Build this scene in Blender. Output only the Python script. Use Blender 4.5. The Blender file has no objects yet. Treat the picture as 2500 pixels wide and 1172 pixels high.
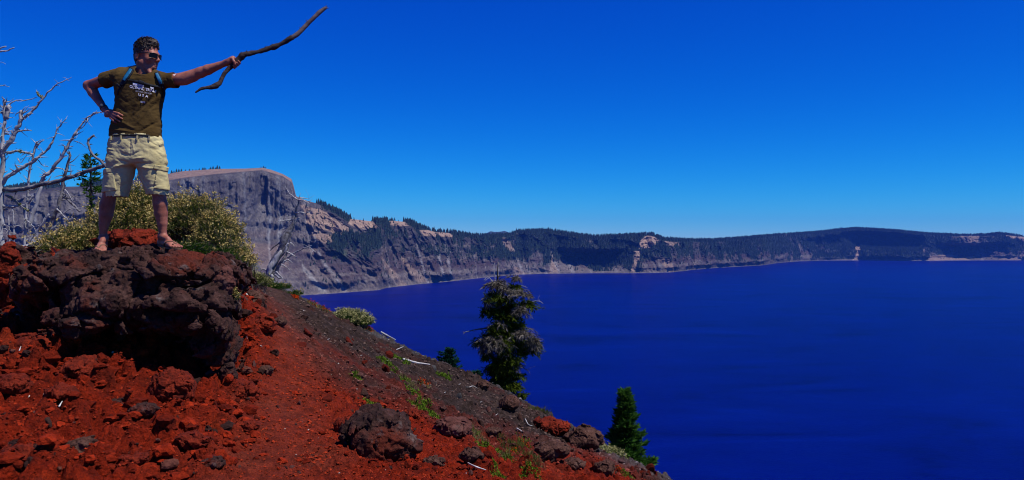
import bpy, math, random
import numpy as np
from mathutils import Vector, Matrix
from math import radians, sin, cos, pi

random.seed(7)
scene = bpy.context.scene
COL = scene.collection

# ------------------------------------------------------------------ camera
FPX = 2000.0            # focal length in photograph pixels, photograph is 2500 x 1172
cam_d = bpy.data.cameras.new('camera')
cam = bpy.data.objects.new('camera', cam_d)
COL.objects.link(cam)
cam.location = (0, 0, 0)
cam.rotation_euler = (radians(90), 0, 0)
cam_d.sensor_width = 36
cam_d.lens = 36 * FPX / 2500
cam_d.clip_start = 0.05
cam_d.clip_end = 60000
scene.camera = cam

# ------------------------------------------------------------------ light
SUN = Vector((0.54, -0.22, 1.10)).normalized()      # direction towards the sun
SUN_EL = math.asin(SUN.z)
SUN_AZ = math.atan2(SUN.x, SUN.y)                   # from +Y towards +X
world = bpy.data.worlds.new('World')
scene.world = world
world.use_nodes = True
wn = world.node_tree.nodes
wl = world.node_tree.links
wn.clear()
w_out = wn.new('ShaderNodeOutputWorld')
w_bg = wn.new('ShaderNodeBackground')
w_sky = wn.new('ShaderNodeTexSky')
w_sky.sky_type = 'NISHITA'
w_sky.sun_disc = False
w_sky.sun_elevation = SUN_EL
w_sky.sun_rotation = SUN_AZ
w_sky.altitude = 2100
w_sky.air_density = 1.0
w_sky.dust_density = 0.15
w_sky.ozone_density = 3.0
# a polarised, strongly saturated sky: each channel of the Nishita sky keeps its own contrast
w_sep = wn.new('ShaderNodeSeparateColor')
w_com = wn.new('ShaderNodeCombineColor')
wl.new(w_sky.outputs[0], w_sep.inputs[0])
SKY_FIT = ((.9 * .1 ** 3, 4.0), (.87 * .1 ** .7, 1.7), (1.13 * .1 ** -.2, .8))
for i in range(3):
    gain, power = SKY_FIT[i]
    p = wn.new('ShaderNodeMath'); p.operation = 'POWER'; p.inputs[1].default_value = power
    m = wn.new('ShaderNodeMath'); m.operation = 'MULTIPLY'; m.inputs[1].default_value = gain
    wl.new(w_sep.outputs[i], p.inputs[0]); wl.new(p.outputs[0], m.inputs[0]); wl.new(m.outputs[0], w_com.inputs[i])
wl.new(w_com.outputs[0], w_bg.inputs[0])
w_bg.inputs[1].default_value = 0.1
wl.new(w_bg.outputs[0], w_out.inputs[0])

sun_d = bpy.data.lights.new('sun', 'SUN')
sun_d.energy = 5.0
sun_d.angle = radians(0.5)
sun_d.color = (1.0, 0.955, 0.88)
sun = bpy.data.objects.new('sun', sun_d)
COL.objects.link(sun)
sun.rotation_euler = SUN.to_track_quat('Z', 'Y').to_euler()

scene.cycles.filter_width = 1.05
vs = scene.view_settings
vs.view_transform = 'Standard'
vs.look = 'None'
vs.exposure = 0.0
vs.gamma = 1.0
vs.use_curve_mapping = False

# ------------------------------------------------------------------ helpers
F32 = np.float32
def at(px, py, Y):
    """the point that the photograph shows at pixel (px, py), Y metres in front of the camera"""
    return np.array(((px - 1250) / FPX * Y, Y, (586 - py) / FPX * Y))

def pix(P):
    return 1250 + FPX * P[..., 0] / P[..., 1], 586 - FPX * P[..., 2] / P[..., 1]

_r = np.random.RandomState(11)
PERM = np.concatenate([_r.permutation(256)] * 3).astype(np.int32)
GRAD = _r.normal(size=(256, 3)); GRAD = (GRAD / np.linalg.norm(GRAD, axis=1)[:, None]).astype(F32)

PT = PERM.astype(np.intp)
GX, GY, GZ = [np.ascontiguousarray(GRAD[:, k][PT[:512]]) for k in range(3)]
def noise(p, seed=0):
    """gradient noise, worked in blocks"""
    p = np.asarray(p, F32) + F32(seed * 17.31); sh = p.shape[:-1]; p = p.reshape(-1, 3)
    n = len(p); out = np.empty(n, F32)
    for s in range(0, n, 16384):
        x, y, z = np.ascontiguousarray(p[s:s + 16384].T)
        ix = np.floor(x); iy = np.floor(y); iz = np.floor(z)
        x = x - ix; y = y - iy; z = z - iz
        ix = ix.astype(np.intp) & 255; iy = iy.astype(np.intp) & 255; iz = iz.astype(np.intp) & 255
        u = x * x * x * (x * (x * 6 - 15) + 10); v = y * y * y * (y * (y * 6 - 15) + 10); w = z * z * z * (z * (z * 6 - 15) + 10)
        xs, ys, zs, ex = (x, x - 1), (y, y - 1), (z, z - 1), []
        for dx in (0, 1):
            hx = PT.take(ix + dx); ey = []
            for dy in (0, 1):
                hy = PT.take(hx + iy + dy) + iz
                a = GX.take(hy) * xs[dx]; a += GY.take(hy) * ys[dy]; a += GZ.take(hy) * zs[0]
                hy += 1
                b = GX.take(hy) * xs[dx]; b += GY.take(hy) * ys[dy]; b += GZ.take(hy) * zs[1]
                b -= a; b *= w; a += b; ey.append(a)
            d = ey[1] - ey[0]; d *= v; d += ey[0]; ex.append(d)
        out[s:s + 16384] = ex[0] + (ex[1] - ex[0]) * u
    out *= F32(1.6)
    return out.reshape(sh)

def fbm(p, octv=4, gain=.5, lac=2.03, seed=0, ridged=False):
    p = np.asarray(p, F32)
    a, s, out, tot = 1.0, 1.0, 0, 0
    for k in range(octv):
        n = noise(p * s, seed + k)
        if ridged:
            n = 1 - 2 * np.abs(n)
        out = out + a * n
        tot += a
        a *= gain; s *= lac
    return out / tot

HX_, HY_, HZ_ = [np.ascontiguousarray(GRAD[:, k] * F32(.42) + F32(.5)) for k in range(3)]
def cells(p, seed=0, facet=False):
    """Worley: distance to the nearest point, the second nearest, and the cell's random value; facet: a tilted plane per cell"""
    p = np.asarray(p, F32) + F32(seed * 9.17); sh = p.shape[:-1]; p = p.reshape(-1, 3); n = len(p)
    D1 = np.empty(n, F32); D2 = np.empty(n, F32); RI = np.empty(n, F32); FA = np.empty(n, F32)
    for s in range(0, n, 16384):
        x, y, z = np.ascontiguousarray(p[s:s + 16384].T)
        ix = np.floor(x); iy = np.floor(y); iz = np.floor(z)
        x = x - ix; y = y - iy; z = z - iz
        ix = ix.astype(np.intp); iy = iy.astype(np.intp); iz = iz.astype(np.intp)
        d1 = np.full(len(x), 9., F32); d2 = d1.copy(); rid = np.zeros(len(x), np.intp); vx = x * 0; vy = x * 0; vz = x * 0
        for dx in (-1, 0, 1):
            hx = PT.take((ix + dx) & 255)
            for dy in (-1, 0, 1):
                hy = PT.take(hx + ((iy + dy) & 255))
                for dz in (-1, 0, 1):
                    h = PT.take(hy + ((iz + dz) & 255))
                    qx = HX_.take(h); qx += dx; qx -= x; qy = HY_.take(h); qy += dy; qy -= y; qz = HZ_.take(h); qz += dz; qz -= z
                    d = qx * qx; d += qy * qy; d += qz * qz
                    c = d < d1
                    d2 = np.where(c, d1, np.minimum(d2, d)); np.copyto(d1, d, where=c); np.copyto(rid, h, where=c)
                    if facet: np.copyto(vx, qx, where=c); np.copyto(vy, qy, where=c); np.copyto(vz, qz, where=c)
        D1[s:s + 16384] = np.sqrt(d1); D2[s:s + 16384] = np.sqrt(d2); RI[s:s + 16384] = rid / 255.
        if facet:
            k = (rid * 7 + 3) & 255; FA[s:s + 16384] = vx * GX.take(k) + vy * GY.take(k) + vz * GZ.take(k)
    r = (D1.reshape(sh), D2.reshape(sh), RI.reshape(sh))
    return r + (FA.reshape(sh),) if facet else r

def smooth(a, b, x):
    t = np.clip((x - a) / (b - a), 0, 1)
    return t * t * (3 - 2 * t)

def mesh_from(name, V, F, mats, parent=None, smooth_shade=True, colors=None, mat_idx=None):
    """V (n,3); F (m,k) faces of one size or a list of such arrays"""
    V = np.asarray(V, F32)
    Fs = F if isinstance(F, list) else [F]
    Fs = [np.asarray(f, np.int32) for f in Fs if len(f)]
    me = bpy.data.meshes.new(name)
    nl = sum(f.size for f in Fs); npoly = sum(len(f) for f in Fs)
    me.vertices.add(len(V)); me.vertices.foreach_set('co', V.ravel())
    me.loops.add(nl); me.polygons.add(npoly)
    me.loops.foreach_set('vertex_index', np.concatenate([f.ravel() for f in Fs]))
    tot = np.concatenate([np.full(len(f), f.shape[1], np.int32) for f in Fs])
    start = np.concatenate(([0], np.cumsum(tot)[:-1])).astype(np.int32)
    me.polygons.foreach_set('loop_start', start)
    me.polygons.foreach_set('use_smooth', np.full(npoly, smooth_shade))
    if mat_idx is not None:
        me.polygons.foreach_set('material_index', np.asarray(mat_idx, np.int32))
    me.update(calc_edges=True)
    me.validate()
    if colors is not None:
        ca = me.color_attributes.new('col', 'FLOAT_COLOR', 'POINT')
        c = np.ones((len(V), 4), F32); c[:, :colors.shape[1]] = colors
        ca.data.foreach_set('color', c.ravel())
    for m in (mats if isinstance(mats, (list, tuple)) else [mats]):
        me.materials.append(m)
    o = bpy.data.objects.new(name, me)
    COL.objects.link(o)
    if parent is not None:
        o.parent = parent
    return o

def tag(o, label=None, cat=None, group=None, kind=None):
    if label: o['label'] = label
    if cat: o['category'] = cat
    if group: o['group'] = group
    if kind: o['kind'] = kind
    return o

def thing(name, label, cat, loc=(0, 0, 0), group=None):
    o = bpy.data.objects.new(name, None)
    o.empty_display_size = .1
    COL.objects.link(o)
    o.location = tuple(float(v) for v in loc)
    return tag(o, label, cat, group)

def copy_tree(o, parent=None):
    c = o.copy(); COL.objects.link(c)
    if parent is not None: c.parent = parent
    for ch in list(o.children):
        copy_tree(ch, c)
    return c

class MB:
    """collects polygons of several sizes into one mesh"""
    def __init__(s): s.V = []; s.F = {}; s.n = 0; s.C = []
    def add(s, V, F, color=None):
        V = np.asarray(V, F32).reshape(-1, 3)
        for f in (F if isinstance(F, list) else [F]):
            f = np.asarray(f, np.int32)
            s.F.setdefault(f.shape[1], []).append(f + s.n)
        s.V.append(V); s.n += len(V)
        if color is not None:
            s.C.append(np.broadcast_to(np.asarray(color, F32), (len(V), 3)))
    def build(s, name, mats, parent=None, origin=None, smooth_shade=True):
        V = np.concatenate(s.V)
        if origin is not None: V = V - np.asarray(origin, F32)
        F = [np.concatenate(f) for f in s.F.values()]
        return mesh_from(name, V, F, mats, parent, smooth_shade, np.concatenate(s.C) if s.C else None)

def tube(pts, rads, sides=8, wob=0., seed=0, knob=0.):
    """tapered tube along a polyline, capped, with an uneven wall"""
    P = np.asarray(pts, float); R = np.asarray(rads, float)
    seg = np.linalg.norm(np.diff(P, axis=0), axis=1)
    n = len(P)
    T = np.gradient(P, axis=0); T /= np.linalg.norm(T, axis=1)[:, None] + 1e-12
    ref = np.array((.13, .9, .41)); 
    if abs(T.mean(0) @ ref) > .85 * np.linalg.norm(T.mean(0)): ref = np.array((1., .1, .2))
    A = np.cross(T, ref); A /= np.linalg.norm(A, axis=1)[:, None] + 1e-12
    B = np.cross(T, A)
    th = np.arange(sides) * 2 * pi / sides
    V = P[:, None] + (A[:, None] * np.cos(th)[None, :, None] + B[:, None] * np.sin(th)[None, :, None]) * R[:, None, None]
    if wob or knob:
        rr = R[:, None] * np.ones(sides)
        q = V.reshape(-1, 3) / max(R.max() * 2.2, 1e-4)
        w = fbm(q, 3, seed=seed).reshape(n, sides)
        s = np.concatenate(([0], np.cumsum(seg)))
        kn = noise(np.stack((s / (R.max() * 3.2 + 1e-6), s * 0 + seed, s * 0), -1), 3)[:, None]
        V = P[:, None] + (V - P[:, None]) * (1 + wob * w + knob * np.maximum(kn, -.1))[..., None]
    V = V.reshape(-1, 3)
    i = np.arange(n - 1)[:, None] * sides; j = np.arange(sides)[None]
    a = i + j; b = i + (j + 1) % sides
    Q = np.stack((a, b, b + sides, a + sides), -1).reshape(-1, 4)
    V = np.concatenate((V, P[:1] - T[:1] * R[0] * .3, P[-1:] + T[-1:] * R[-1] * .5))
    k = np.arange(sides)
    c0 = np.stack((np.full(sides, n * sides), (k + 1) % sides, k), -1)
    o = (n - 1) * sides
    c1 = np.stack((np.full(sides, n * sides + 1), o + k, o + (k + 1) % sides), -1)
    return V, [Q, np.concatenate((c0, c1))]

def resample(P, R, n):
    """Catmull-Rom through the control points"""
    P = np.asarray(P, float); R = np.asarray(R, float)
    if len(P) == 2:
        t = np.linspace(0, 1, n)[:, None]
        return P[0] + (P[1] - P[0]) * t, R[0] + (R[1] - R[0]) * t[:, 0]
    X = np.concatenate((P, R[:, None]), 1)
    X = np.concatenate((2 * X[:1] - X[1:2], X, 2 * X[-1:] - X[-2:-1]))
    u = np.linspace(0, len(P) - 1 - 1e-9, n); k = u.astype(int); t = (u - k)[:, None]
    a, b, c, d = X[k], X[k + 1], X[k + 2], X[k + 3]
    Y = .5 * (2 * b + (c - a) * t + (2 * a - 5 * b + 4 * c - d) * t ** 2 + (3 * b - a - 3 * c + d) * t ** 3)
    return Y[:, :3], np.maximum(Y[:, 3], 1e-5)

def limb(pts, rads, n=24, sides=8, wob=.25, knob=0., seed=0, jit=0.):
    P, R = resample(pts, rads, n)
    if jit:
        q = np.stack((np.linspace(0, len(pts) * 2.2, n), np.full(n, seed * 3.7), np.zeros(n)), -1)
        J = np.stack((noise(q, 5), noise(q, 6), noise(q, 7)), -1) * jit
        J[0] = 0
        P = P + J
    return tube(P, R, sides, wob, seed, knob)

# ---- implicit surfaces --------------------------------------------------
def mesh_sdf(f, lo, hi, h, blk=8, slack=1.5):
    """surface nets over the zero set of f, evaluated only near the surface"""
    lo = np.asarray(lo, float); hi = np.asarray(hi, float)
    nb = np.ceil((hi - lo) / (h * blk)).astype(int)
    bi = np.stack(np.meshgrid(*[np.arange(k) for k in nb], indexing='ij'), -1).reshape(-1, 3)
    cen = lo + (bi * blk + (blk - 1) / 2) * h
    fc = f(cen)
    N = nb * blk
    A = np.where(fc < 0, -1., 1.).astype(F32).reshape(nb)
    A = A.repeat(blk, 0).repeat(blk, 1).repeat(blk, 2)
    near = np.abs(fc) < h * blk * .9 * slack
    off = np.stack(np.meshgrid(*[np.arange(blk)] * 3, indexing='ij'), -1).reshape(-1, 3)
    nbk = bi[near]
    for k in range(0, len(nbk), 1500):
        g = (nbk[k:k + 1500, None] * blk + off[None]).reshape(-1, 3)
        A[g[:, 0], g[:, 1], g[:, 2]] = f(lo + g * h)
    A[0], A[-1] = 1, 1; A[:, 0], A[:, -1] = 1, 1; A[:, :, 0], A[:, :, -1] = 1, 1
    S = A < 0
    c = np.zeros(np.array(S.shape) - 1, np.int8)
    for d in np.ndindex(2, 2, 2):
        c += S[d[0]:S.shape[0] - 1 + d[0], d[1]:S.shape[1] - 1 + d[1], d[2]:S.shape[2] - 1 + d[2]]
    cell = np.argwhere((c > 0) & (c < 8))
    idx = np.full(c.shape, -1, np.int32); idx[cell[:, 0], cell[:, 1], cell[:, 2]] = np.arange(len(cell))
    corner = np.array(list(np.ndindex(2, 2, 2)))
    val = np.stack([A[cell[:, 0] + d[0], cell[:, 1] + d[1], cell[:, 2] + d[2]] for d in corner], 1)
    acc = np.zeros((len(cell), 3)); cnt = np.zeros(len(cell))
    for a in range(8):
        for b in range(a + 1, 8):
            if np.abs(corner[a] - corner[b]).sum() != 1: continue
            va, vb = val[:, a], val[:, b]
            m = (va < 0) != (vb < 0)
            t = np.where(m, va / np.where(m, va - vb, 1), 0)[:, None]
            acc += np.where(m[:, None], corner[a] + (corner[b] - corner[a]) * t, 0)
            cnt += m
    V = lo + (cell + acc / cnt[:, None]) * h
    Q = []
    for ax in range(3):
        u, v = (ax + 1) % 3, (ax + 2) % 3
        sl0 = [slice(1, -1)] * 3; sl1 = [slice(1, -1)] * 3
        sl0[ax] = slice(0, -1); sl1[ax] = slice(1, None)
        s0, s1 = S[tuple(sl0)], S[tuple(sl1)]
        e = np.argwhere(s0 != s1); w = s0[tuple(e.T)]
        base = e.copy(); base[:, u] += 1; base[:, v] += 1
        du = np.zeros(3, int); du[u] = 1; dv = np.zeros(3, int); dv[v] = 1
        q = np.stack([idx[tuple((base - k).T)] for k in (0 * du, du, du + dv, dv)], 1)
        q[~w] = q[~w][:, ::-1]
        Q.append(q)
    Q = np.concatenate(Q); Q = Q[(Q >= 0).all(1)]
    return V, Q

def rc(p, a, b, ra, rb):
    """round cone, approximate"""
    a = np.asarray(a); b = np.asarray(b)
    ba = b - a
    t = np.clip(((p - a) @ ba) / (ba @ ba + 1e-12), 0, 1)
    q = p - a - t[:, None] * ba
    return np.sqrt((q * q).sum(1)) - (ra + (rb - ra) * t)

def ell(p, c, r, R=None):
    q = p - np.asarray(c)
    if R is not None: q = q @ R
    r = np.asarray(r, float)
    k0 = np.sqrt(((q / r) ** 2).sum(1)); k1 = np.sqrt(((q / r ** 2) ** 2).sum(1)) + 1e-9
    return k0 * (k0 - 1) / k1

def rbox(p, c, hx, rad, R=None):
    q = p - np.asarray(c)
    if R is not None: q = q @ R
    q = np.abs(q) - (np.asarray(hx) - rad)
    return np.sqrt((np.maximum(q, 0) ** 2).sum(1)) + np.minimum(q.max(1), 0) - rad

def smin(a, b, k):
    h = np.maximum(k - np.abs(a - b), 0) / k
    return np.minimum(a, b) - h * h * k * .25

def smax(a, b, k): return -smin(-a, -b, k)

def project(f, P, it=3, eps=.001):
    """push points onto the zero set of f"""
    P = P.copy()
    for _ in range(it):
        d = f(P); g = np.stack([f(P + np.eye(3)[k] * eps) - d for k in range(3)], 1) / eps
        P -= d[:, None] * g / ((g * g).sum(1)[:, None] + 1e-6)
    return P

# ---- materials ----------------------------------------------------------
def new_mat(name, base=(.2, .2, .2), rough=.85, spec=.3):
    m = bpy.data.materials.new(name); m.use_nodes = True
    nt = m.node_tree; b = nt.nodes['Principled BSDF']
    b.inputs['Base Color'].default_value = (*base, 1)
    b.inputs['Roughness'].default_value = rough
    b.inputs['Specular IOR Level'].default_value = spec
    return m, nt, b

def nz(nt, scale, detail=6, rough=.6, coord='Object', kind='NOISE', stretch=None, dist=0.):
    tc = nt.nodes.new('ShaderNodeTexCoord')
    src = tc.outputs[coord]
    if stretch:
        mp = nt.nodes.new('ShaderNodeMapping'); mp.inputs['Scale'].default_value = stretch
        nt.links.new(src, mp.inputs[0]); src = mp.outputs[0]
    if kind == 'NOISE':
        t = nt.nodes.new('ShaderNodeTexNoise')
        t.inputs['Detail'].default_value = detail; t.inputs['Roughness'].default_value = rough
        t.inputs['Distortion'].default_value = dist
    else:
        t = nt.nodes.new('ShaderNodeTexVoronoi')
        t.feature = kind
    t.inputs['Scale'].default_value = scale
    nt.links.new(src, t.inputs['Vector'])
    return t.outputs['Fac'] if kind == 'NOISE' else t.outputs['Distance']

def ramp(nt, fac, stops):
    r = nt.nodes.new('ShaderNodeValToRGB')
    e = r.color_ramp.elements
    while len(e) < len(stops): e.new(.5)
    for k, (p, c) in enumerate(stops):
        e[k].position = p; e[k].color = (*c, 1) if len(c) == 3 else c
    nt.links.new(fac, r.inputs[0])
    return r.outputs[0]

def mix(nt, a, b, fac, mode='MIX'):
    m = nt.nodes.new('ShaderNodeMix'); m.data_type = 'RGBA'; m.blend_type = mode
    m.clamp_factor = True
    for s, v in ((m.inputs[0], fac), (m.inputs[6], a), (m.inputs[7], b)):
        if hasattr(v, 'default_value'): nt.links.new(v, s)
        elif isinstance(v, (int, float)): s.default_value = v
        else: s.default_value = (*v, 1)
    return m.outputs[2]

def math2(nt, op, a, b=None):
    m = nt.nodes.new('ShaderNodeMath'); m.operation = op
    for s, v in ((m.inputs[0], a), (m.inputs[1], b)):
        if v is None: continue
        if hasattr(v, 'default_value'): nt.links.new(v, s)
        else: s.default_value = v
    return m.outputs[0]

def bump(nt, b, height, strength=.5, dist=.02):
    n = nt.nodes.new('ShaderNodeBump')
    n.inputs['Strength'].default_value = strength; n.inputs['Distance'].default_value = dist
    nt.links.new(height, n.inputs['Height'])
    last = b.inputs['Normal'].links[0].from_socket if b.inputs['Normal'].links else None
    if last is not None: nt.links.new(last, n.inputs['Normal'])
    nt.links.new(n.outputs[0], b.inputs['Normal'])

def set_color(nt, b, sock): nt.links.new(sock, b.inputs['Base Color'])
def attr(nt, name='col'):
    a = nt.nodes.new('ShaderNodeVertexColor'); a.layer_name = name
    return a.outputs[0]

def simple(name, c1, c2, scale=20., rough=.85, bs=.3, bd=.005, spec=.25, stretch=None):
    m, nt, b = new_mat(name, c1, rough, spec)
    n = nz(nt, scale, 5, .65, stretch=stretch)
    set_color(nt, b, ramp(nt, n, ((.3, c1), (.7, c2))))
    bump(nt, b, n, bs, bd)
    return m
# ================================================================== far setting
LAKE = -200.0
HAZE = 2.9e-5
# ---- lake
m, nt, b = new_mat('lake_water', (.001, .007, .2), .3, .012)
b.inputs['IOR'].default_value = 1.33
n1 = nz(nt, 1.0, 6, .62, stretch=(.0026, .0050, 1), dist=1.4)
n2 = nz(nt, 1.0, 5, .7, stretch=(.03, .07, 1), dist=.8)
f = math2(nt, 'ADD', math2(nt, 'MULTIPLY', n1, .7), math2(nt, 'MULTIPLY', n2, .3))
set_color(nt, b, ramp(nt, f, ((.36, (.0001, .0012, .068)), (.47, (.0001, .0028, .108)), (.56, (.0001, .0036, .124)), (.68, (.0002, .0065, .160)))))  # reflection patches of wind ripples painted into the water colour
w1 = nz(nt, 1.0, 3, .6, stretch=(.25, .5, 1))
bump(nt, b, w1, .6, 1.2)
M_LAKE = m
mb = MB()
xs = np.linspace(-9000, 11000, 21); ys = np.linspace(-2000, 12400, 16)
gx, gy = np.meshgrid(xs, ys)
V = np.stack((gx, gy, gx * 0 + LAKE), -1).reshape(-1, 3)
i = np.arange(15)[:, None] * 21 + np.arange(20)[None]
mb.add(V, np.stack((i, i + 1, i + 22, i + 21), -1).reshape(-1, 4))
tag(mb.build('lake', M_LAKE), kind='structure')

# ---- caldera rim: one surface of columns from the shore up to the skyline and on over the plateau
SHORE = np.array([(-700, 790), (0, 770), (300, 758), (600, 738), (740, 721), (820, 716), (900, 710), (928, 708), (942, 703), (1020, 694),
    (1090, 688), (1200, 676), (1260, 671), (1320, 668.5), (1450, 667), (1560, 667), (1640, 665), (1690, 659), (1750, 654),
    (1860, 648), (1900, 642), (1950, 638), (2000, 636.3), (2100, 635.8), (2200, 637.2), (2300, 636.4), (2500, 635.6), (2800, 637), (3300, 642)], float)
SKYL = np.array([(-700, 470), (0, 470), (60, 463), (120, 457), (200, 456), (250, 450), (330, 440), (400, 430), (412, 425), (450, 418),
    (540, 413), (600, 413), (640, 411), (660, 415), (690, 426), (712, 438), (717, 455), (723, 480), (745, 489), (780, 499), (820, 516),
    (850, 534), (870, 536), (905, 540), (930, 541), (960, 539), (1000, 543), (1030, 557), (1060, 566), (1110, 570), (1150, 577),
    (1200, 578), (1240, 576), (1260, 567), (1300, 565), (1340, 564), (1400, 574), (1450, 580), (1500, 578), (1560, 575), (1590, 573),
    (1620, 585), (1680, 588), (1740, 588), (1800, 583), (1850, 579), (1900, 574), (1950, 571), (2000, 567), (2050, 561), (2090, 558),
    (2150, 561), (2200, 565), (2260, 571), (2350, 575), (2400, 574), (2440, 570), (2500, 578), (2600, 578), (3300, 566)], float)
CTOP = np.array([(-700, 480), (0, 480), (120, 468), (200, 464), (380, 448), (412, 441), (500, 429), (560, 423), (640, 416), (690, 431), (712, 446), (724, 486)], float)
NC, NB = 1500, 150
cpx = np.concatenate((np.linspace(-700, 0, 120)[:-1], np.linspace(0, 2500, NC - 240), np.linspace(2500, 3300, 121)[1:]))
NC = len(cpx)
def smooth1(a, k):
    ker = np.ones(k) / k
    return np.convolve(np.pad(a, k // 2, mode='edge'), ker, 'valid')[:len(a)]
py0 = np.interp(cpx, SHORE[:, 0], SHORE[:, 1])
py3 = np.interp(cpx, SKYL[:, 0], SKYL[:, 1])
D0 = -LAKE * FPX / (py0 - 586)
D0 = smooth1(D0, 9)
py0 = 586 - LAKE * FPX / D0
llao = 1 - smooth(708, 800, cpx)
py2 = np.where(cpx < 724, np.interp(cpx, CTOP[:, 0], CTOP[:, 1]), py3 + 1.5)
py1 = np.where(cpx < 724, 0, py0 + (py3 - py0) * .55)
py1 = llao * (590 + 0 * cpx) + (1 - llao) * (py0 + (py3 - py0) * .5)
def reach(Dn, pyn, pyu, ang):
    # depth at which a slope of angle ang, starting at (Dn, pyn), meets the view ray of pyu
    k = (586 - pyu) / FPX; zn = (586 - pyn) / FPX * Dn; t = math.tan(1) * 0 + np.tan(ang)
    return (Dn * t - zn) / (t - k)
D1 = reach(D0, py0, py1, np.radians(33) + 0 * cpx)
D2 = reach(D1, py1, py2, np.radians(llao * 68 + (1 - llao) * 41))
D3 = D2 + llao * 550 + (1 - llao) * 35
ts = [np.linspace(0, 1, 60), np.linspace(0, 1, 90)[1:], np.linspace(0, 1, 10)[1:]]
rows_py, rows_D, rows_t = [], [], []
for (a, bb, da, db, tt, base) in ((py0, py1, D0, D1, ts[0], 0), (py1, py2, D1, D2, ts[1], 1), (py2, py3, D2, D3, ts[2], 2)):
    za = (586 - a) / FPX * da; zb = (586 - bb) / FPX * db
    for t in tt:
        D = da + (db - da) * t; z = za + (zb - za) * t
        if base == 2: z = za + (zb - za) * (1 - (1 - t) ** 1.3)
        rows_D.append(D); rows_py.append(586 - z * FPX / D); rows_t.append(np.full(NC, base + t))
# below the water line, and the land behind the skyline
z3 = (586 - py3) / FPX * D3
for (dd, dz) in ((60, -6), (200, -30), (500, -110), (1100, -260), (1900, -480)):
    D = D3 + dd; z = np.maximum(z3 + dz, -199 + 0 * z3)
    rows_D.append(D); rows_py.append(586 - z * FPX / D); rows_t.append(np.full(NC, 3 + dd / 2000))
Dl = D0 - 60; rows_D.insert(0, Dl); rows_py.insert(0, 586 + 240 * FPX / Dl); rows_t.insert(0, np.full(NC, -.2))
RD = np.array(rows_D); RP = np.array(rows_py); RT = np.array(rows_t)
NR = len(RD)
X = (cpx[None] - 1250) / FPX * RD; Z = (586 - RP) / FPX * RD
P = np.stack((X, RD, Z), -1)
arc = np.concatenate(([0], np.cumsum(np.hypot(np.diff(X[1]), np.diff(RD[1])))))
S = np.broadcast_to(arc[None], RD.shape); Hh = Z - LAKE
warp = fbm(P * (1 / 700.), 3, seed=2) * 130
lean = (1 - llao[None]) * np.interp(cpx, [740, 1300, 1700, 2500], [.85, .5, .4, .3])[None]
SS = S + warp * .6 + Hh * lean
wv = np.stack((noise(P / 210., 3), noise(P / 210., 4), noise(P / 210., 5)), -1)
q = np.stack((SS / 360., Hh / 900., S * 0 + 3.1), -1) + wv * .22
big = fbm(q, 3, .5, ridged=True, seed=4)
q = np.stack((SS / 120., Hh / 240., S * 0), -1) + wv * .55
med = fbm(q, 5, .55, ridged=True, seed=9)
band = fbm(np.stack((S / 170., Hh / 26., S * 0), -1) + wv * .5, 4, .55, seed=10)
chip = cells(np.stack((S / 45., Hh / 38., RD / 60.), -1) + wv * .4, 3, True)
q = np.stack((S / 34., Hh / 260., S * 0 + 7), -1)
rill = fbm(np.stack(((S + Hh * np.interp(cpx, [740, 1300, 1700, 2500], [1.0, .8, .5, .3])[None]) / 30., Hh / 420., S * 0), -1) + wv * .35, 3, .55, ridged=True, seed=15)
flute = fbm(q, 4, .6, ridged=True, seed=13)
fine = fbm(P * (1 / 38.), 4, .6, seed=21)
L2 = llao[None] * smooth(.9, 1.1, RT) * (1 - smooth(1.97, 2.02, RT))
amp = smooth(.0, .35, RT) * (1 - .8 * smooth(1.9, 2.05, RT)) * (RT >= 0)
push = amp * ((1 - llao[None]) * (rill * 13 + big * 78 + med * 52 * (.45 + .55 * smooth(.2, .9, RT))) + llao[None] * (big * 16 + med * 18 * (1 - smooth(1.9, 2.1, RT)))) + L2 * (flute * 22 + chip[3] * 7) + fine * 10 * amp + (1 - llao[None]) * amp * (.15 + .95 * smooth(.3, 1.2, RT)) * (chip[3] * 14 + chip[2] * 9 + band * 10)
# a few deep hollows that the photograph shows in shade: (px, half width, depth)
for (hx, hw, dep, t0, t1) in ((1440, 75, 170, .2, 1.2), (1345, 40, 70, .4, 1.9), (2160, 95, 330, .8, 1.8), (2370, 85, 260, .1, 1.25), (655, 45, 60, 1.0, 1.6),
                              (640, 12, 50, 1.5, 1.98), (2010, 50, 120, .3, 1.6), (1255, 30, 80, .6, 1.9)):
    w = np.exp(-((cpx[None] - hx) / hw) ** 4) * smooth(t0 - .15, t0 + .15, RT) * (1 - smooth(t1 - .2, t1 + .2, RT))
    push = push - w * dep
sc = 1 - push / RD
Pn = P.copy()
Pn[..., 0] = X * sc; Pn[..., 1] = RD * sc; Pn[..., 2] = Z * np.where(Z > 0, sc, 1)
# strata ledges low on the walls
led = np.sin(Hh / 9. + fbm(P * (1 / 160.), 2, seed=6) * 5)
Pn[..., 1] += led * 6. * smooth(.1, .3, RT) * (1 - smooth(1.4, 1.9, RT))
RIMP = Pn
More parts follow.
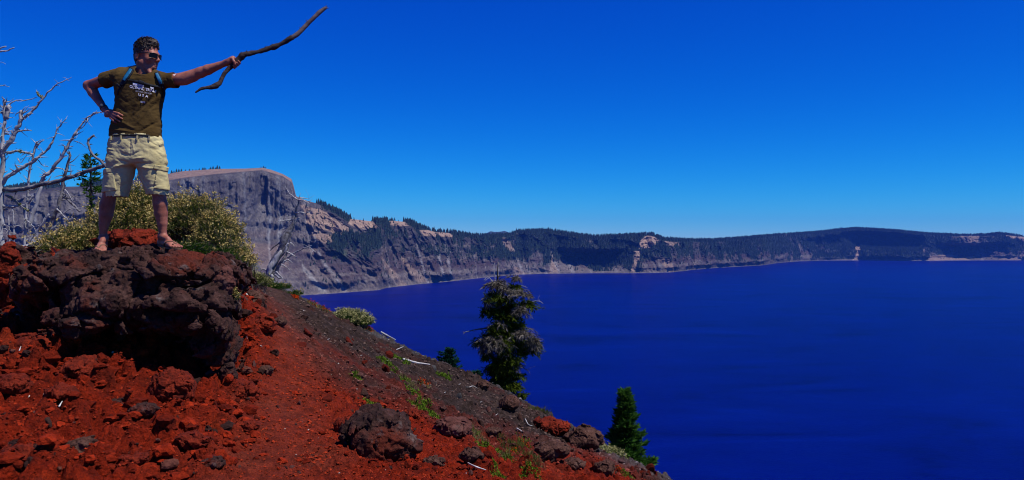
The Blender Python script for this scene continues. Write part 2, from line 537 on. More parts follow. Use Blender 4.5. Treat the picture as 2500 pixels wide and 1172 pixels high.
# colours (albedo) of rock, scree and the pumice slopes
ppx = np.broadcast_to(cpx[None], RD.shape); ppy = RP
nA = fbm(np.stack((SS / 70., Hh / 130., S * 0), -1), 5, .6, seed=31)
nB = fbm(P * (1 / 260.), 4, .55, seed=41)
nC = fbm(P * (1 / 22.), 3, .6, seed=51)
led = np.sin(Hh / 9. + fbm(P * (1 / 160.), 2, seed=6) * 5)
def lerp(a, b, t): return a + (b - a) * t[..., None]
rock = np.array((.100, .090, .086)); rock_d = np.array((.046, .041, .043)); purple = np.array((.085, .055, .048))
scree = np.array((.175, .148, .130)); tan = np.array((.36, .25, .175)); grey_s = np.array((.165, .155, .150))
C = lerp(rock_d + np.zeros(P.shape), rock, smooth(-.5, .45, nA))
C = lerp(C, purple, .75 * smooth(.0, .3, RT) * (1 - smooth(.8, 1.4, RT)) * smooth(-.2, .3, nB + .35 * np.sin(Hh / 11.)))
outc = smooth(.0, .22, med * .45 + band * .8 + nC * .25 - .02 - .22 * (1 - smooth(.25, .75, RT))) * smooth(.06, .3, RT) * (1 - L2)
C = lerp(C, lerp(rock_d * 1.0 + np.zeros(P.shape), np.array((.062, .044, .048)) + np.zeros(P.shape), 1 - smooth(.5, 1.2, RT)), outc * .72)
slopey = smooth(.0, .5, -med * .9 + nB * .5)
C = lerp(C, scree, np.clip((1 - smooth(.3, 1.05, RT + nA * .6)) * .6 * (1 - outc * .8) + slopey * .6 * (1 - L2), 0, 1) * (1 - .55 * smooth(1500, 1800, ppx)))
# streaks of pale scree running down the fall line
st = fbm(np.stack((SS / 42., Hh / 1800., S * 0 + 5), -1), 3, .5, seed=61)
C = lerp(C, grey_s * 1.4, smooth(.12, .38, st) * (1 - smooth(1.1, 1.9, RT)) * .8 * (1 - .6 * smooth(1300, 1600, ppx)))
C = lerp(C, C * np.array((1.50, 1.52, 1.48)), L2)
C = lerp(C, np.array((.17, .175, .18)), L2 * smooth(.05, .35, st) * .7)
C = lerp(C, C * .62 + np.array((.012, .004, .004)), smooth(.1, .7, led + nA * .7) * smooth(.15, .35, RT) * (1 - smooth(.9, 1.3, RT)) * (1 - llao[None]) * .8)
def blob(pts_, soft=6, wob=9):
    """signed-distance style mask of a polygon given in photograph pixels, edge broken by noise"""
    pts_ = np.array(pts_, float); x = ppx + nC * wob; y = ppy + nA * wob * .6
    ins = np.zeros(x.shape, bool); dmin = np.full(x.shape, 1e9)
    for k in range(len(pts_)):
        (x1, y1), (x2, y2) = pts_[k], pts_[(k + 1) % len(pts_)]
        c = ((y1 > y) != (y2 > y)) & (x < (x2 - x1) * (y - y1) / (y2 - y1 + 1e-9) + x1)
        ins ^= c
        L = (x2 - x1) ** 2 + (y2 - y1) ** 2 + 1e-9
        t = np.clip(((x - x1) * (x2 - x1) + (y - y1) * (y2 - y1)) / L, 0, 1)
        dmin = np.minimum(dmin, np.hypot(x - x1 - t * (x2 - x1), y - y1 - t * (y2 - y1)))
    d = np.where(ins, dmin, -dmin)
    return smooth(-soft * .5, soft * .5, d)
T_PLAT = smooth(2.02, 2.1, RT) * (RT < 3.05) * llao[None]
T_PLAT = T_PLAT * smooth(395, 418, ppx)
tans = [(blob([(735, 500), (790, 515), (835, 545), (855, 560), (830, 575), (790, 560), (750, 545), (742, 520)], 4), .95),
        (blob([(855, 533), (905, 537), (925, 556), (900, 560), (870, 556), (850, 545)], 3, 4), 1.),
        (blob([(760, 560), (815, 575), (812, 592), (790, 595), (765, 575)], 4), .7),
        (blob([(945, 540), (960, 533), (985, 539), (998, 551), (975, 552), (950, 549)], 3, 5), 1.),
        (blob([(1025, 562), (1050, 562), (1100, 568), (1108, 578), (1060, 578), (1035, 576)], 3, 5), 1.),
        (blob([(1555, 605), (1565, 585), (1580, 575), (1600, 580), (1612, 590), (1598, 598), (1585, 605), (1560, 607)], 3, 3), 1.15),
        (blob([(1620, 588), (1655, 592), (1660, 600), (1635, 598)], 3, 4), .8),
        (blob([(1545, 612), (1566, 612), (1556, 640), (1548, 665), (1540, 665), (1548, 635)], 3, 3), .8),
        (blob([(1610, 630), (1635, 632), (1650, 662), (1630, 664)], 3, 3), .55),
        (blob([(1875, 573), (1930, 569), (1925, 575), (1880, 577)], 2, 3), .7),
        (blob([(2088, 600), (2099, 597), (2100, 612), (2094, 634), (2082, 635), (2091, 618)], 3, 4), .85),
        (blob([(2330, 572), (2395, 572), (2385, 595), (2375, 604), (2360, 585)], 3, 3), .5),
        (blob([(2452, 574), (2500, 578), (2510, 592), (2480, 585)], 3, 3), .85),
        (blob([(2270, 625), (2320, 622), (2368, 635), (2262, 637)], 3, 2), .55), (blob([(2440, 634), (2500, 622), (2520, 635)], 3, 2), .55),
        (blob([(1225, 575), (1245, 590), (1257, 615), (1240, 612), (1225, 595)], 3, 4), .55),
        (blob([(1255, 648), (1285, 668), (1258, 670)], 3, 2), .6), (blob([(1345, 610), (1352, 640), (1366, 667), (1340, 668), (1346, 640)], 3, 2), .5),
        (blob([(600, 592), (700, 600), (705, 650), (640, 655), (625, 640)], 6, 8), .28),
        (blob([(975, 620), (1045, 686), (1020, 690), (985, 645)], 3, 3), .5), (blob([(930, 625), (995, 696), (970, 700), (940, 650)], 3, 3), .5)]
C = lerp(C, np.array((.27, .185, .135)), T_PLAT * .95)
C = lerp(C, scree * 1.15, smooth(.15, .5, -band + nB * .5) * (1 - L2) * (1 - smooth(1.6, 2., RT)) * .5 * (1 - .5 * smooth(1300, 1700, ppx)))
for (w, k) in tans:
    C = lerp(C, tan, np.clip(w * k, 0, 1) * .85 * (RT > 0))
C = lerp(C, np.array((.27, .26, .24)), blob([(735, 640), (748, 655), (800, 712), (785, 715), (740, 660)], 3, 2) * .7)
C = lerp(C, np.array((.27, .26, .24)), (1 - smooth(0.003, .018, RT)) * (RT > -.01) * (.12 + .3 * smooth(-.1, .3, nB)))        # pale water line
# forest: where trees stand
fn = fbm(np.stack((SS / 120., Hh / 110., S * 0), -1), 4, .6, seed=71) + .5 * fbm(P * (1 / 420.), 2, seed=74)
rel = np.clip((ppy - py3[None]) / np.maximum(py0 - py3, 1)[None], 0, 1)
dens = np.interp(ppx, [720, 740, 900, 930, 1100, 1250, 1300, 1550, 1600, 1690, 1760, 2000, 2080, 2250, 2320, 2500],
                 [0, .05, .12, .42, .55, .68, .78, .80, .50, .60, .66, .66, .98, .85, .52, .48]) - smooth(.35, .95, rel) * np.interp(ppx, [900, 1300, 1700, 2100], [.72, .50, .34, .16])
dens = dens + blob([(800, 580), (830, 560), (880, 575), (925, 560), (935, 600), (905, 615), (890, 640), (850, 625), (800, 620), (795, 600)], 10) * .62
dens = dens + smooth(755, 800, ppx) * (1 - smooth(.0, .07, rel)) * .9 * (1 - blob([(866, 520), (903, 520), (903, 560), (866, 560)], 4))
dens = dens + (1 - smooth(380, 395, ppx)) * smooth(2., 2.3, RT) * .4 + (1 - llao[None]) * smooth(2.9, 3.1, RT) * .8
for (w, k) in tans: dens = dens - w * 1.2 * k
dens = np.where((RT > .1) & (RT < 3.3), dens, -1)
FOREST = smooth(.38, .62, dens + fn * .55)
C = lerp(C, np.array((.028, .040, .030)), FOREST * .8)
C = lerp(C, np.array((.045, .075, .035)), .55 * blob([(800, 615), (850, 610), (845, 630), (810, 632)], 4) + .35 * blob([(600, 600), (640, 655), (610, 660)], 6))
C = C * (1 + .22 * nC)[..., None]
idx = np.arange(NR - 1)[:, None] * NC + np.arange(NC - 1)[None]
Q = np.stack((idx, idx + 1, idx + NC + 1, idx + NC), -1).reshape(-1, 4)
m, nt, b = new_mat('caldera_rock', (.1, .1, .1), .95, .1)
n = nz(nt, .09, 6, .7, stretch=(1, 1, .6)); n2 = nz(nt, .03, 5, .7, stretch=(1, 1, 2.5))
c = mix(nt, attr(nt), ramp(nt, n, ((.3, (.45, .45, .5)), (.7, (1.5, 1.5, 1.5)))), .85, 'MULTIPLY')
c = mix(nt, c, ramp(nt, n2, ((.35, (.75, .72, .75)), (.65, (1.2, 1.2, 1.2)))), .8, 'MULTIPLY')
set_color(nt, b, c); bump(nt, b, n, 1.0, 9.)
M_CALDERA = m
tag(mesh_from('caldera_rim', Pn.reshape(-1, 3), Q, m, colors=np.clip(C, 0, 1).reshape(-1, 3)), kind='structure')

# ---- a far hill behind the rim
r = np.random.RandomState(3)
mb = MB()
hx = np.linspace(-1, 1, 61); hd = np.linspace(0, 1, 14)
V = []
for d in hd:
    for x in hx:
        h = np.interp(x, [-1, -.55, -.3, -.1, .12, .35, .7, 1], [0, .5, .92, .8, .83, .97, .5, 0]) * (1 - (2 * d - 1) ** 2)
        V.append((-200 + x * 290 + 0, 10600 + d * 900, 45 + 80 * h))
i = np.arange(13)[:, None] * 61 + np.arange(60)[None]
mb.add(V, np.stack((i, i + 1, i + 62, i + 61), -1).reshape(-1, 4))
m, nt, b = new_mat('far_hill_forest', (.03, .045, .04), .95, .1)
bump(nt, b, nz(nt, .05, 5), 1, 8)
tag(mb.build('distant_hill', m), kind='structure')

# ---- forest on the rim (thousands of conifers): joined cones
def cones(pos, hgt, wid, rng, tiers=2, sides=4):
    n = len(pos); Vs, Fs = [], []
    k = 0
    for t in range(tiers):
        z0 = hgt * (.08 + .38 * t); z1 = hgt * (.62 + .38 * t) if t < tiers - 1 else hgt
        rr = wid * (1 - .42 * t)
        a0 = rng.rand(n) * 6.28
        ring = []
        for s in range(sides):
            a = a0 + s * 2 * pi / sides
            ring.append(np.stack((pos[:, 0] + np.cos(a) * rr, pos[:, 1] + np.sin(a) * rr, pos[:, 2] + z0), -1))
        top = pos + np.stack((rng.normal(size=n) * .03 * hgt, 0 * hgt, z1), -1)
        V = np.stack(ring + [top], 1)
        base = np.arange(n)[:, None] * (sides + 1)
        F = np.concatenate([np.stack((base[:, 0] + s, base[:, 0] + (s + 1) % sides, base[:, 0] + sides), -1) for s in range(sides)])
        Vs.append(V.reshape(-1, 3)); Fs.append(F + k); k += n * (sides + 1)
    return np.concatenate(Vs), np.concatenate(Fs)
rng = np.random.RandomState(5)
vis = (RT[:-1, :-1] > .1) & (RT[:-1, :-1] < 3.3)
A = Pn[:-1, :-1]; B = Pn[:-1, 1:]; D_ = Pn[1:, :-1]
area = np.linalg.norm(np.cross(B - A, D_ - A), axis=-1) * vis
wgt = area * FOREST[:-1, :-1] ** 2 
wgt = wgt * np.where(ppx[:-1, :-1] < -50, .3, 1) * np.where(ppx[:-1, :-1] > 2560, .4, 1)
wgt = np.where(RT[:-1, :-1] > 3, wgt * .35, wgt)
NT = 62000
cum = np.cumsum(wgt.ravel()); pick = np.searchsorted(cum, rng.rand(NT) * cum[-1])
r_, c_ = np.unravel_index(pick, wgt.shape)
u, v = rng.rand(NT, 1), rng.rand(NT, 1)
pos = A[r_, c_] + (B[r_, c_] - A[r_, c_]) * u + (D_[r_, c_] - A[r_, c_]) * v
hg = 15 + 15 * rng.rand(NT) ** 1.3
# single scattered trees on rock and scree too
w2 = area * (1 - FOREST[:-1, :-1]) * (ppx[:-1, :-1] > 735) * (RT[:-1, :-1] < 2.0)
cum = np.cumsum(w2.ravel()); N2 = 1600; pick = np.searchsorted(cum, rng.rand(N2) * cum[-1])
r_, c_ = np.unravel_index(pick, w2.shape)
pos2 = A[r_, c_] + (B[r_, c_] - A[r_, c_]) * rng.rand(N2, 1) + (D_[r_, c_] - A[r_, c_]) * rng.rand(N2, 1)
pos = np.concatenate((pos, pos2)); hg = np.concatenate((hg, 8 + 10 * rng.rand(N2)))
V, F = cones(pos - (0, 0, 1), hg, hg * (.2 + .08 * rng.rand(len(hg))), rng)
M_FARTREE = simple('far_conifer', (.010, .024, .020), (.022, .042, .026), .02, .95, 0, 0)
tag(mesh_from('forest', V, F, M_FARTREE, smooth_shade=False), kind='stuff')

# the single trees along the pale top of the big cliff
crow = [(418, 1), (424, .8), (431, 1.1), (436, 1), (443, .9), (452, .6), (462, .7), (470, .6), (478, .6), (487, .7), (495, .8), (503, .7), (511, .6),
        (515, .9), (520, 1.1), (526, .7), (531, 1.2), (536, 1), (638, .7), (643, .9), (648, .8), (421, .6), (499, .9)]
ORD = ('first second third fourth fifth sixth seventh eighth ninth tenth eleventh twelfth thirteenth fourteenth fifteenth sixteenth seventeenth eighteenth nineteenth twentieth twenty-first twenty-second twenty-third').split()
for k, (tx, s) in enumerate(crow):
    c = int(np.argmin(np.abs(cpx - tx)))
    row = int(np.argmin(np.abs(RT[:, c] - 3.0)))
    p = Pn[row, c] - np.array((0, 0, 2.))
    Vt, Ft = cones(np.zeros((1, 3)), np.array([17. * s]), np.array([6.5 * s]), rng, 3, 6)
    o = mesh_from('pine_tree', Vt, Ft, M_FARTREE, smooth_shade=False)
    o.location = p
    rank = sorted(x[0] for x in crow).index(tx)
    tag(o, ORD[rank] + ' tiny dark pine from the left on the skyline above the great grey cliff', 'tree', 'lone pines along the top of the great cliff')
# ================================================================== near hillside
CREST = np.array([at(1655, 1176, 10.5), at(1580, 1142, 11.5), at(1470, 1092, 12.5), at(1400, 1047, 13.5), at(1290, 987, 15.), at(1200, 932, 16.5), at(1075, 882, 18.),
                  at(1000, 852, 19.), at(910, 806, 20.5), at(820, 772, 22.5), at(740, 730, 25.), at(700, 704, 28.), at(600, 674, 30.)])
CT = [at(a, b, c) for a, b, c in (
    (0, 1172, 4.6), (300, 1172, 4.75), (600, 1172, 4.9), (1000, 1172, 5.15), (1250, 1172, 5.7), (1450, 1172, 7.2),
    (0, 1020, 5.3), (300, 1050, 5.35), (500, 1010, 5.9), (700, 1050, 5.9), (930, 1090, 6.3), (0, 830, 6.3), (300, 905, 6.25), (600, 880, 7.4),
    (800, 1000, 7.), (800, 850, 10.), (1000, 950, 9.3), (1150, 1030, 8.8), (1300, 1110, 8.8), (1100, 900, 14.), (950, 860, 14.5),
    (700, 760, 13.), (640, 700, 18.), (610, 700, 11.), (1400, 1140, 9.5), (1200, 980, 12.5), (820, 800, 17.5), (700, 720, 21.),
    (400, 650, 8.6), (100, 660, 8.4), (-200, 700, 8.), (-300, 900, 6.), (250, 645, 14.), (-200, 640, 14.), (450, 655, 20.), (-300, 640, 24.))]
CT += [(-2.6, 2., -1.3), (0, 0, -1.62), (1.6, 2., -2.05), (-3, -4, -1.4), (0, -5, -1.75), (3, 0, -2.6), (2.2, 6., -2.6), (-6, 0, -.9), (-8, 8, -.5), (4, -4, -3.)]
CT = np.concatenate((np.array(CT), CREST))
def tps(r2): return .5 * r2 * np.log(r2 + 1e-9)
_K = tps(((CT[:, None, :2] - CT[None, :, :2]) ** 2).sum(-1)) + np.eye(len(CT)) * .15
_P = np.concatenate((np.ones((len(CT), 1)), CT[:, :2]), 1)
_W = np.linalg.solve(np.block([[_K, _P], [_P.T, np.zeros((3, 3))]]), np.concatenate((CT[:, 2], np.zeros(3))))
def tps_eval(x, y):
    sh = x.shape; x = x.ravel(); y = y.ravel(); out = _W[-3] + _W[-2] * x + _W[-1] * y
    for k in range(len(CT)):
        out = out + _W[k] * tps((x - CT[k, 0]) ** 2 + (y - CT[k, 1]) ** 2)
    return out.reshape(sh)
CD = np.array((-.49, .872)); CN = np.array((.872, .49))
_c = CREST[:, :2] @ CD; _n = CREST[:, :2] @ CN
def crest_s(x, y):
    c = x * CD[0] + y * CD[1]; n = x * CN[0] + y * CN[1]
    nc = np.interp(c, _c, _n)
    lo = c < _c[0]; hi = c > _c[-1]
    nc = np.where(lo, _n[0] + (_c[0] - c) * .18, nc); nc = np.where(hi, _n[-1] - (c - _c[-1]) * .35, nc)
    return n - nc
def base_z(x, y):
    x = np.asarray(x, float); y = np.asarray(y, float)
    s = crest_s(x, y); sp = np.maximum(s, 0)
    xx = np.clip(x - sp * CN[0], -12, 5); yy = np.clip(y - sp * CN[1], -6, 31)
    z = tps_eval(xx, yy)
    out = np.maximum(np.hypot(x - xx - sp * CN[0], y - yy - sp * CN[1]), 0)
    s2 = np.maximum(s + .35, 0)
    return z - .72 * s2 * s2 / (s2 + .7) - out * .42
# ground colours: masks in plan, worked out once from where each spot stands
def ground_masks(x, y, z):
    px, py = 1250 + FPX * x / np.maximum(y, 1.), 586 - FPX * z / np.maximum(y, 1.)
    P3 = np.stack((x, y, z * 0), -1)
    w = fbm(P3 * .8, 4, seed=101)
    bx = np.array([520, 600, 640, 720, 800, 900, 1000, 1100, 1250, 1330, 1420, 1600, 1700.]); by = np.array([640, 705, 755, 815, 872, 930, 990, 1052, 1112, 1135, 1125, 1165, 1195.])
    lineY = np.interp(px, bx, by)
    brown = smooth(55, -55, py - lineY + w * 95)                   # 1 above the line: brown and grey scree
    grey = smooth(-.9, -.1, crest_s(x, y) + w * .9)
    brown = np.where(y < 3, 0, brown)
    rub = smooth(700, 560, px + w * 60) * smooth(.0, .35, 1 + w * 0) * (y < 9.5)
    path = np.exp(-((px - np.interp(py, [700, 780, 880, 1000, 1172], [660, 690, 720, 700, 650])) / np.interp(py, [700, 800, 1172], [30, 60, 170])) ** 2)
    return brown, grey, rub, path, w
def ground_disp(x, y, br, gr, rub, path):
    P3 = np.stack((x, y, x * 0), -1)
    d = fbm(P3 * .55, 3, seed=111) * .10 * (1 - .6 * path)
    big = fbm(P3 * 2.1 + .3 * noise(P3 * 5)[..., None], 5, .55, seed=115, ridged=True)
    d1, d2, cid, fa = cells(P3 * 4.6 + .25 * noise(P3 * 9)[..., None], 3, True)
    e1, e2, eid, fb = cells(P3 * 12.5 + .2 * noise(P3 * 21)[..., None], 5, True)
    g1, g2, gid, fc = cells(P3 * 31. + .2 * noise(P3 * 50)[..., None], 6, True)
    chunk = smooth(.0, .42, d2 - d1) * (.25 + cid + fa * 1.3)
    chunk2 = smooth(.0, .42, e2 - e1) * (.25 + eid + fb * 1.3)
    chunk3 = smooth(.0, .4, g2 - g1) * (.2 + gid + fc * 1.3)
    rough = rub * (1 - .75 * path)
    d = d + rough * (big * .085 + chunk * .085 - .05 + chunk2 * .034 + chunk3 * .011)
    sc_ = (1 - rub) * (1 - .8 * path)
    d = d + sc_ * (chunk * .045 * smooth(.55, .8, cid) + chunk2 * .030 * smooth(.35, .7, eid) + chunk3 * .014 + fbm(P3 * 7, 4, .6, seed=117) * .03)
    d = d + .012 * fbm(P3 * 24, 4, .65, seed=119) + path * .006 * chunk3
    return d, chunk, big
def ground_z(x, y):
    """height of the finished hillside at plan points"""
    x = np.atleast_1d(np.asarray(x, float)); y = np.atleast_1d(np.asarray(y, float))
    z = base_z(x, y); m = ground_masks(x, y, z)
    return z + ground_disp(x, y, *m[:4])[0]
def ground_at(px, py, Ylo=4.2, Yhi=34.):
    """walk along the view ray of a pixel to the hillside"""
    Y = np.concatenate((np.linspace(Ylo, 14, 700), np.linspace(14, Yhi, 500)[1:]))
    x = (px - 1250) / FPX * Y; zr = (586 - py) / FPX * Y
    g = ground_z(x, Y)
    hit = np.nonzero(g >= zr)[0]
    k = hit[0] if len(hit) else int(np.argmin(zr - g + (Y < 4.5)))
    return np.array((x[k], Y[k], g[k]))

oy = -4.5
rr = np.concatenate((np.geomspace(.6, 8.6, 60)[:-1], np.geomspace(8.6, 36, 860)[:-1], np.geomspace(36, 470, 90)))
aa = np.radians(np.concatenate((np.linspace(-75, -48, 30)[:-1], np.linspace(-48, -34, 110)[:-1], np.linspace(-34, 24, 780)[:-1], np.linspace(24, 80, 70))))
gx = np.sin(aa)[None] * rr[:, None]; gy = oy + np.cos(aa)[None] * rr[:, None]
gz = base_z(gx, gy)
br, gr, rub, path, w = ground_masks(gx, gy, gz)
dd, chunk, big = ground_disp(gx, gy, br, gr, rub, path)
near = smooth(60, 35, rr)[:, None]
gz = gz + dd * near + (1 - near) * fbm(np.stack((gx, gy, gx * 0), -1) / 14., 4) * 3
P3 = np.stack((gx, gy, gz), -1)
nn = fbm(P3 * 3., 5, .6, seed=131); n2 = fbm(P3 * 12., 3, .6, seed=137); n3 = fbm(P3 * 1.1, 3, seed=141)
red = np.array((.195, .0125, .0016)); redd = np.array((.060, .0062, .0018)); dusty = np.array((.165, .0280, .0125)); oran = np.array((.235, .021, .0020))
brn = np.array((.030, .018, .0145)); brnl = np.array((.060, .036, .029)); gry = np.array((.072, .068, .066))
C = lerp(red + np.zeros(P3.shape), redd, smooth(.0, .55, nn) * .8)
C = lerp(C, oran, smooth(.1, .5, -nn + n2 * .4) * .7 * rub)
C = lerp(C, dusty, np.clip(path * .75 + smooth(.1, .5, n3) * .5, 0, 1) * .8)
B_ = lerp(brn + np.zeros(P3.shape), brnl, smooth(-.2, .5, nn))
B_ = lerp(B_, redd * 1.2 + .012, smooth(.05, .4, n3) * .6)
B_ = lerp(B_, np.array((.085, .036, .022)), path * .6)
C = lerp(C, B_, br)
C = lerp(C, lerp(gry * .7 + np.zeros(P3.shape), gry * 1.25, smooth(-.3, .4, n2)), gr * .85)
C = C * (1 + .30 * n2)[..., None]
idx = np.arange(len(rr) - 1)[:, None] * len(aa) + np.arange(len(aa) - 1)[None]
Q = np.stack((idx, idx + len(aa), idx + len(aa) + 1, idx + 1), -1).reshape(-1, 4)
m, nt, b = new_mat('scoria_ground', (.2, .03, .01), .95, .12)
n = nz(nt, 9., 8, .72); v = nz(nt, 38., 2, kind='F1'); f_ = nz(nt, 70., 5, .7); v2 = nz(nt, 95., 2, kind='F1')
c = mix(nt, attr(nt), ramp(nt, n, ((.3, (.30, .28, .30)), (.5, (.9, .9, .9)), (.72, (1.6, 1.65, 1.8)))), .9, 'MULTIPLY')
c = mix(nt, c, ramp(nt, f_, ((.35, (.55, .55, .55)), (.65, (1.4, 1.45, 1.5)))), .8, 'MULTIPLY')
c = mix(nt, c, ramp(nt, v2, ((.0, (1.5, 1.6, 1.8)), (.16, (1, 1, 1)), (.6, (.75, .75, .75)))), .6, 'MULTIPLY')
set_color(nt, b, c)
bump(nt, b, n, 1., .045); bump(nt, b, math2(nt, 'SUBTRACT', 1., v), .8, .016); bump(nt, b, f_, .8, .008)
M_GROUND = m
tag(mesh_from('hillside', P3.reshape(-1, 3), Q, m, colors=np.clip(C, 0, 1).reshape(-1, 3)), kind='structure')

# ---- rock materials
def rock_mat(name, c1, c2, c3, lichen=None, scale=6., bmp=1., warm=None):
    m, nt, b = new_mat(name, c1, .92, .18)
    n = nz(nt, scale, 8, .7, dist=.4); n2 = nz(nt, scale * .33, 4, .55); n3 = nz(nt, scale * 7, 6, .75); v = nz(nt, scale * 6, kind='F1')
    c = ramp(nt, n, ((.3, c1), (.52, c2), (.72, c3)))
    if warm: c = mix(nt, c, warm, ramp(nt, n2, ((.50, (0, 0, 0)), (.62, (1, 1, 1)))))
    if lichen:
        l = nz(nt, scale * .9, 7, .7, stretch=(1, 1.3, .8), dist=.2)
        c = mix(nt, c, lichen, ramp(nt, l, ((.58, (0, 0, 0)), (.70, (.8, .8, .8)))))
    c = mix(nt, c, ramp(nt, n3, ((.33, (.4, .4, .4)), (.65, (1.5, 1.5, 1.5)))), .8, 'MULTIPLY')
    set_color(nt, b, c)
    bump(nt, b, n, .7 * bmp, .03); bump(nt, b, v, .6 * bmp, -.012 if False else .012); bump(nt, b, n3, .7 * bmp, .008)
    return m
M_LAVA = rock_mat('dark_lava', (.011, .006, .005), (.044, .018, .014), (.092, .046, .036), (.12, .10, .092), 6., 1.4, (.085, .014, .006))
M_REDROCK = rock_mat('red_scoria', (.042, .005, .002), (.135, .0115, .0026), (.23, .026, .007), None, 7., 1.2)
M_PINKROCK = rock_mat('smooth_red_lava', (.050, .016, .012), (.090, .032, .024), (.13, .060, .050), (.10, .07, .06), 4., .7)
M_BROWNROCK = rock_mat('brown_lava_stone', (.026, .011, .008), (.070, .030, .020), (.12, .058, .040), (.13, .08, .065), 8., 1.)
M_GREYROCK = rock_mat('grey_stone', (.035, .033, .033), (.075, .070, .068), (.13, .12, .115), None, 9., .8)

# ---- the great lava outcrop the man stands on
def lumps(px, py, Y, rx, ry, rz): return at(px, py, Y), (rx, ry, rz)
OUT = [lumps(*l) for l in (
    (250, 678, 6.95, .62, .62, .22), (430, 672, 6.95, .55, .66, .22), (150, 688, 6.85, .33, .5, .20), (524, 690, 7.05, .22, .45, .22),
    (300, 735, 6.55, .42, .40, .20), (200, 765, 6.50, .30, .30, .17), (430, 735, 6.6, .36, .42, .20), (390, 790, 6.55, .32, .26, .11),
    (235, 800, 6.48, .30, .27, .11), (522, 745, 6.75, .16, .30, .20), (516, 805, 6.45, .19, .22, .19), (500, 845, 6.5, .12, .16, .10),
    (300, 850, 7.3, .72, .45, .42), (520, 860, 7.15, .28, .35, .42), (545, 875, 6.62, .09, .10, .09), (545, 915, 6.66, .06, .08, .07),
    (120, 790, 7.1, .36, .40, .36), (95, 735, 6.8, .11, .2, .12), (270, 905, 7.2, .5, .35, .3), (60, 660, 7.2, .32, .4, .20))]
GROOVES = [(at(478, 655, 6.3), at(470, 735, 6.2), at(500, 830, 6.2)), ]
def f_out(p):
    d = np.full(len(p), 9.)
    for c, r in OUT:
        d = smin(d, ell(p, c, r), .09)
    for zpx, (a_, b_, c_, rr_) in (((415, 703), (6.20, .24, .050, .12)), ((400, 770), (6.15, .30, .055, .1)), ((110, 740), (6.25, .10, .11, .12)), ((330, 835), (6.3, .6, .08, .2))):
        d = smax(d, -ell(p, at(zpx[0], zpx[1], a_), (b_, rr_ + .16, c_)), .05)
    q = p + .10 * np.stack((noise(p * 2.2, 1), noise(p * 2.2, 2), noise(p * 2.2, 3)), 1)
    k1, k2, kid, fk = cells(q * 3.1, 11, True)
    d = d + .075 * fk + .065 * (kid - .5) + .045 * smooth(.12, .0, k2 - k1)
    d = d + .075 * fbm(q * 3.3, 3, .55, seed=201) + .026 * fbm(q * 11., 4, .6, seed=205, ridged=True)
    e1, e2, eid, fe = cells(q * 9., 7, True)
    d = d + .042 * fe + .024 * (eid - .5) + .018 * smooth(.16, .0, e2 - e1)
    g1, g2, gid, fg = cells(q * 24, 9, True)
    d = d + np.where(gid > .45, .020, .006) * (.5 - g1) + .014 * fg
    return d
V, Q = mesh_sdf(f_out, at(-60, 1000, 6.9) + (0, -1.1, 0), at(660, 560, 6.9) + (0, 1.3, .1), .0125, slack=1.7)
o_out = mesh_from('lava_outcrop', V, Q, M_LAVA)
tag(o_out, 'huge dark pitted lava outcrop that the man stands on, deeply undercut in front', 'rock')

def rock(name, px, py, w, h, mat_, label, cat='rock', seed=0, depth=None, Y=None, ang=.6, vox=None, group=None, sink=.25, rough=1., dz=0.):
    """a single boulder w x h photograph pixels across whose middle is seen at (px, py)"""
    p = ground_at(px, py + h * .42) if Y is None else at(px, py, Y)
    Yc = p[1]; s = Yc / FPX
    rx, rz = w * s / 2, h * s / 2
    ry = (depth * s / 2) if depth else rx * .85
    c = at(px, py, Yc + ry * .55)
    rg = np.random.RandomState(seed + 17)
    pl = rg.normal(size=(9, 3)); pl /= np.linalg.norm(pl, axis=1)[:, None]
    dist = rg.uniform(.72, .98, 9)
    L = max(rx, rz)
    def f(q):
        u = (q - c) / np.array((rx, ry, rz))
        k0 = np.linalg.norm(u, axis=1)
        d = (k0 - 1)
        e = (u @ pl.T - dist).max(1)
        d = (d * (1 - ang) + np.maximum(d, e) * ang) * min(rx, ry, rz)
        w = q / L; w = w + .12 * noise(w * 2, seed)[:, None]
        k1, k2, kid, fk = cells(w * 1.9, seed, True)
        m1, m2, mid, fm = cells(w * 5.5, seed + 1, True)
        d = d + rough * L * (.10 * fbm(w * 1.6, 3, .55, seed=seed + 301) + .16 * fk + .10 * (kid - .5) + .05 * smooth(.12, 0, k2 - k1))
        return d + rough * L * (.055 * fm + .03 * (mid - .5) + .035 * fbm(w * 7., 4, .62, seed=seed + 311, ridged=True))
    vox = vox or max(L / 34, .006)
    V, Q = mesh_sdf(f, c - np.array((rx, ry, rz)) * 1.35, c + np.array((rx, ry, rz)) * 1.35, vox, blk=6, slack=2.0)
    o = mesh_from(name, V - c, Q, mat_)
    o.location = c
    return tag(o, label, cat, group)
rock('boulder', 925, 1078, 205, 175, M_LAVA, 'big round pitted purple-grey boulder in the red slope at the bottom centre', seed=3, Y=5.75, ang=.35)
rock('boulder', 318, 588, 165, 60, M_REDROCK, 'low rust-red rock between and behind the feet of the man', seed=5, Y=7.55, ang=.2)
rock('boulder', 20, 690, 95, 190, M_REDROCK, 'rust-red crag at the left edge beside the dark outcrop', seed=6, Y=6.9, ang=.45)
rock('boulder', 90, 640, 150, 70, M_REDROCK, 'red-brown scoria lump under the dead trees', seed=8, Y=7.3, ang=.2)
rock('boulder', 545, 690, 60, 90, M_PINKROCK, 'smooth brick-red slab set in the right end of the dark outcrop', seed=9, Y=6.62, ang=.7, rough=.5)
rock('boulder', 615, 745, 70, 75, M_BROWNROCK, 'red-brown block just right of the dark outcrop', seed=11, Y=9.2, ang=.8, rough=.6)
rock('boulder', 640, 795, 75, 50, M_REDROCK, 'crumbly red lump right of the dark outcrop', seed=12, Y=8.2, ang=.3)
